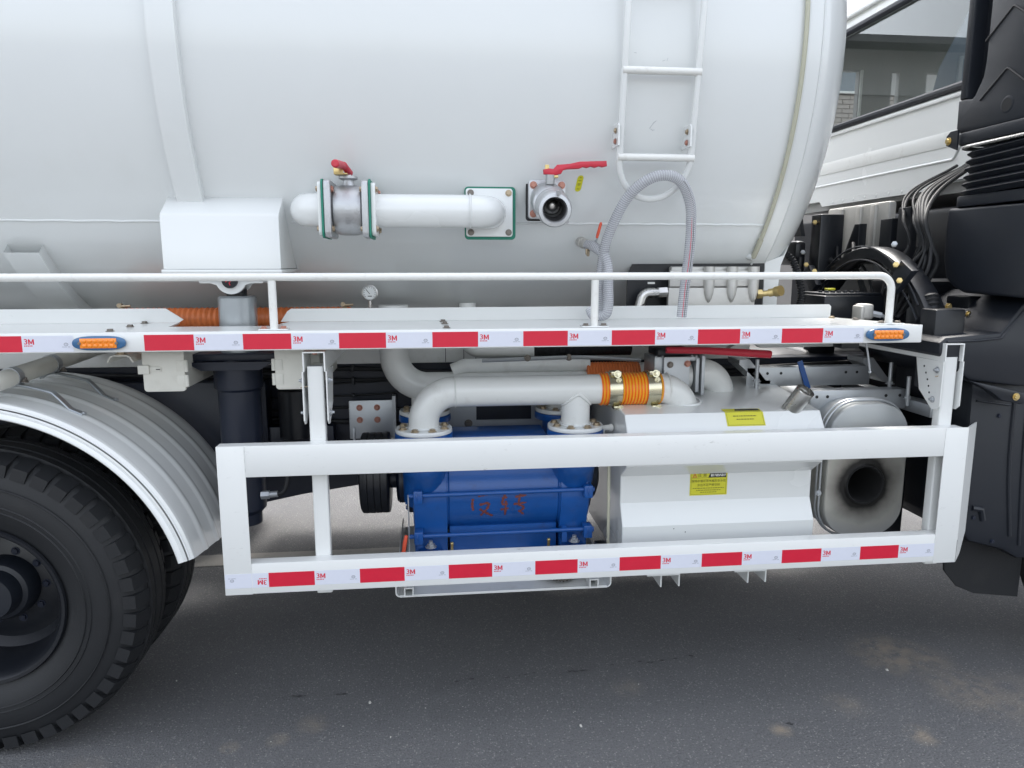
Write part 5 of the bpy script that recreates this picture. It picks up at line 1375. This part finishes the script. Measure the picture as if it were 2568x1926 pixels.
for y, z in ((.120, 2.226), (.05, 2.46)):
    b = B(); lathe(b, [(.030, 0), (.027, .001), (.022, .0015)], (XT-.0005, y, z), (-1, 0, 0), 28); obj('recess_rim', b, 'plastic', ai)
    b = B(); lathe(b, [(.024, 0), (0, .0005)], (XT-.0015, y, z), (-1, 0, 0), 28); obj('recess', b, 'blackgasket', ai)
b = B(); prism(b, rrect(XT-.012, 3.30, -.10, .365, .05, 6), 'z', 2.118, 2.164, bev=.008); obj('tower_foot', b, 'plastic', ai)
b = B()
rows = []
for k in range(6):
    for dz, g in ((0, 0.0), (-.006, .013), (-.012, .022), (-.018, .013), (-.0285, 0.0)): rows.append((2.092-.0285*k+dz, g+.002*k))
rings = []
for z, g in rows: rings.append([b.verts.new((x, y, z+.12*(y-.35)*(-.25))) for x, y in rrect(XT+.012-g, 3.28+g, -.08-g, .335+g, .09+g, 7)])
for A, C in zip(rings, rings[1:]):
    nn = len(A)
    for k in range(nn): b.faces.new((A[k], A[(k+1) % nn], C[(k+1) % nn], C[k]))
obj('bellows', b, 'plastic', ai, ang=60)
b = B(); prism(b, rrect(XT-.002, 3.3, -.09, .355, .05, 5), 'z', 1.884, 1.925, bev=.004); obj('lower_collar', b, 'plastic', ai)
b = B(); prism(b, [(-.10, 1.545), (.24, 1.555), (.30, 1.575), (.345, 1.61), (.366, 1.68), (.373, 1.80), (.368, 1.875), (.36, 1.882), (-.10, 1.874)], 'x', XT-.005, 3.4, bev=.014, seg=3); obj('filter_housing', b, 'plastic', ai)
b = B(); tube(b, [(x, y, 2.108+.0*y) for x, y in rrect(XT-.004, 3.30, -.09, .352, .06, 6)], .0075, 8, closed=True); obj('hose_band', b, 'stain', ai)
b = B(); prism(b, [(.33, 2.10), (.39, 2.125), (.392, 2.16), (.372, 2.175), (.33, 2.175)], 'x', XT-.02, XT-.0125); obj('lug', b, 'plastic', ai); bolt(ai, (XT-.0205, .377, 2.14), (-1, 0, 0), .011, 'brass')

# --- front mudguard and flap
b = B()
prism(b, [(2.712, 1.385), (2.735, 1.405), (2.95, 1.42), (3.02, 1.52), (3.10, 1.56), (3.7, 1.56), (3.7, 1.25), (3.05, 1.22), (2.845, 1.245), (2.75, 1.31), (2.715, 1.345)], 'y', 0.03, .62, bev=.012)
ff = obj('front_mudguard', b, 'plastic', T, 'black plastic front mudguard at the truck front')
b = B(); prism(b, [(2.90, 1.235), (3.7, 1.215), (3.7, .50), (3.17, .52), (3.10, .56), (2.955, .60), (2.91, .66)], 'y', .08, .60, bev=.02); obj('guard_apron', b, 'plastic', ff)
b = B(); prism(b, [(2.935, .62), (3.30, .56), (3.30, .30), (3.10, .325), (3.02, .36), (2.96, .43)], 'y', .20, .21); obj('mud_flap', b, 'rubber', ff)
b = B(); prism(b, [(2.81, 1.252), (2.87, 1.24), (3.05, 1.20), (3.055, 1.17), (3.03, 1.16), (2.95, 1.175), (2.90, 1.21)], 'y', -.01, .029, bev=.006); obj('step_bracket', b, 'plastic', ff); bolt(ff, (3.0, -.011, 1.19), (0, -1, 0), .010, 'brass')
b = B(); tube(b, [(2.95, .079, .74), (2.985, .075, .735), (3.0, .079, .69)], .012, 8); obj('apron_rib', b, 'plastic', ff)
for x, z in ((2.93, 1.44), (2.86, 1.47), (2.99, 1.47), (2.90, 1.50)): bolt(ff, (x, .25, z), (0, -1, 0), .011, 'brass')
b = B(); box(b, 3.0, 3.1, .27, .40, 1.40, 1.54, .01); obj('inner_bracket', b, 'black', ff)
b = B(); box(b, 3.40, 3.62, .40, .60, .36, 1.2, .02); obj('wheel_well_shade', b, 'rubber', ff)  # dark panel added in place of the shade between flap and tyre
for pts_, r_ in (([(3.075, .0785, 1.19), (3.085, .0785, .9), (3.12, .0785, .62)], .008), ([(3.13, .0785, 1.19), (3.14, .0785, .9), (3.165, .0785, .58)], .006), ([(2.92, .0785, 1.16), (3.06, .0785, 1.14)], .004)):
    b = B(); tube(b, smooth_path(pts_, 6), r_, 8); obj('apron_ridge', b, 'plastic', ff)
for x, z in ((3.02, 1.10), (2.96, .70), (3.05, .60)): bolt(ff, (x, .079, z), (0, -1, 0), .007, 'navy')
b = B(); tube(b, [(2.74, .0285, 1.388), (2.86, .0285, 1.392), (2.95, .0285, 1.40), (3.03, .0285, 1.50)], .005, 8); obj('guard_bead', b, 'plastic', ff)
# front tyre
b = B(); prof = [(0.27, 0.0), (0.36, -.012), (0.44, -.006), (0.50, .02), (0.535, .05), (0.537, .15), (0.535, .25), (.45, .29), (.27, .28)]
lathe(b, prof, (3.90, .06, .537), (0, 1, 0), 96); fw_ = obj('front_wheel', b, 'rubber', T, 'dark front tyre at the frame edge')
b = B(); lathe(b, [(.27, .02), (.26, .05), (.22, .1), (0, .1)], (3.90, .06, .537), (0, 1, 0), 48); obj('rim', b, 'black', fw_)
# small dark pieces behind the guard's front post
b = B(); box(b, 2.80, 2.90, .40, .50, .45, .95, .01); prism(b, [(2.76, 1.0), (2.92, 1.0), (2.92, .985), (2.76, .985)], 'y', .3, .6); cyl(b, (2.80, .36, .80), (2.80, .36, .93), .009); obj('air_bracket', b, 'black', T)
b = B(); box(b, 2.78, 2.815, .37, .40, .76, .80, .006); cyl(b, (2.83, .36, .93), (2.83, .36, .955), .012, n=8); cyl(b, (2.84, .37, .86), (2.84, .37, .92), .01); obj('air_fitting', b, 'whiteprint', T)
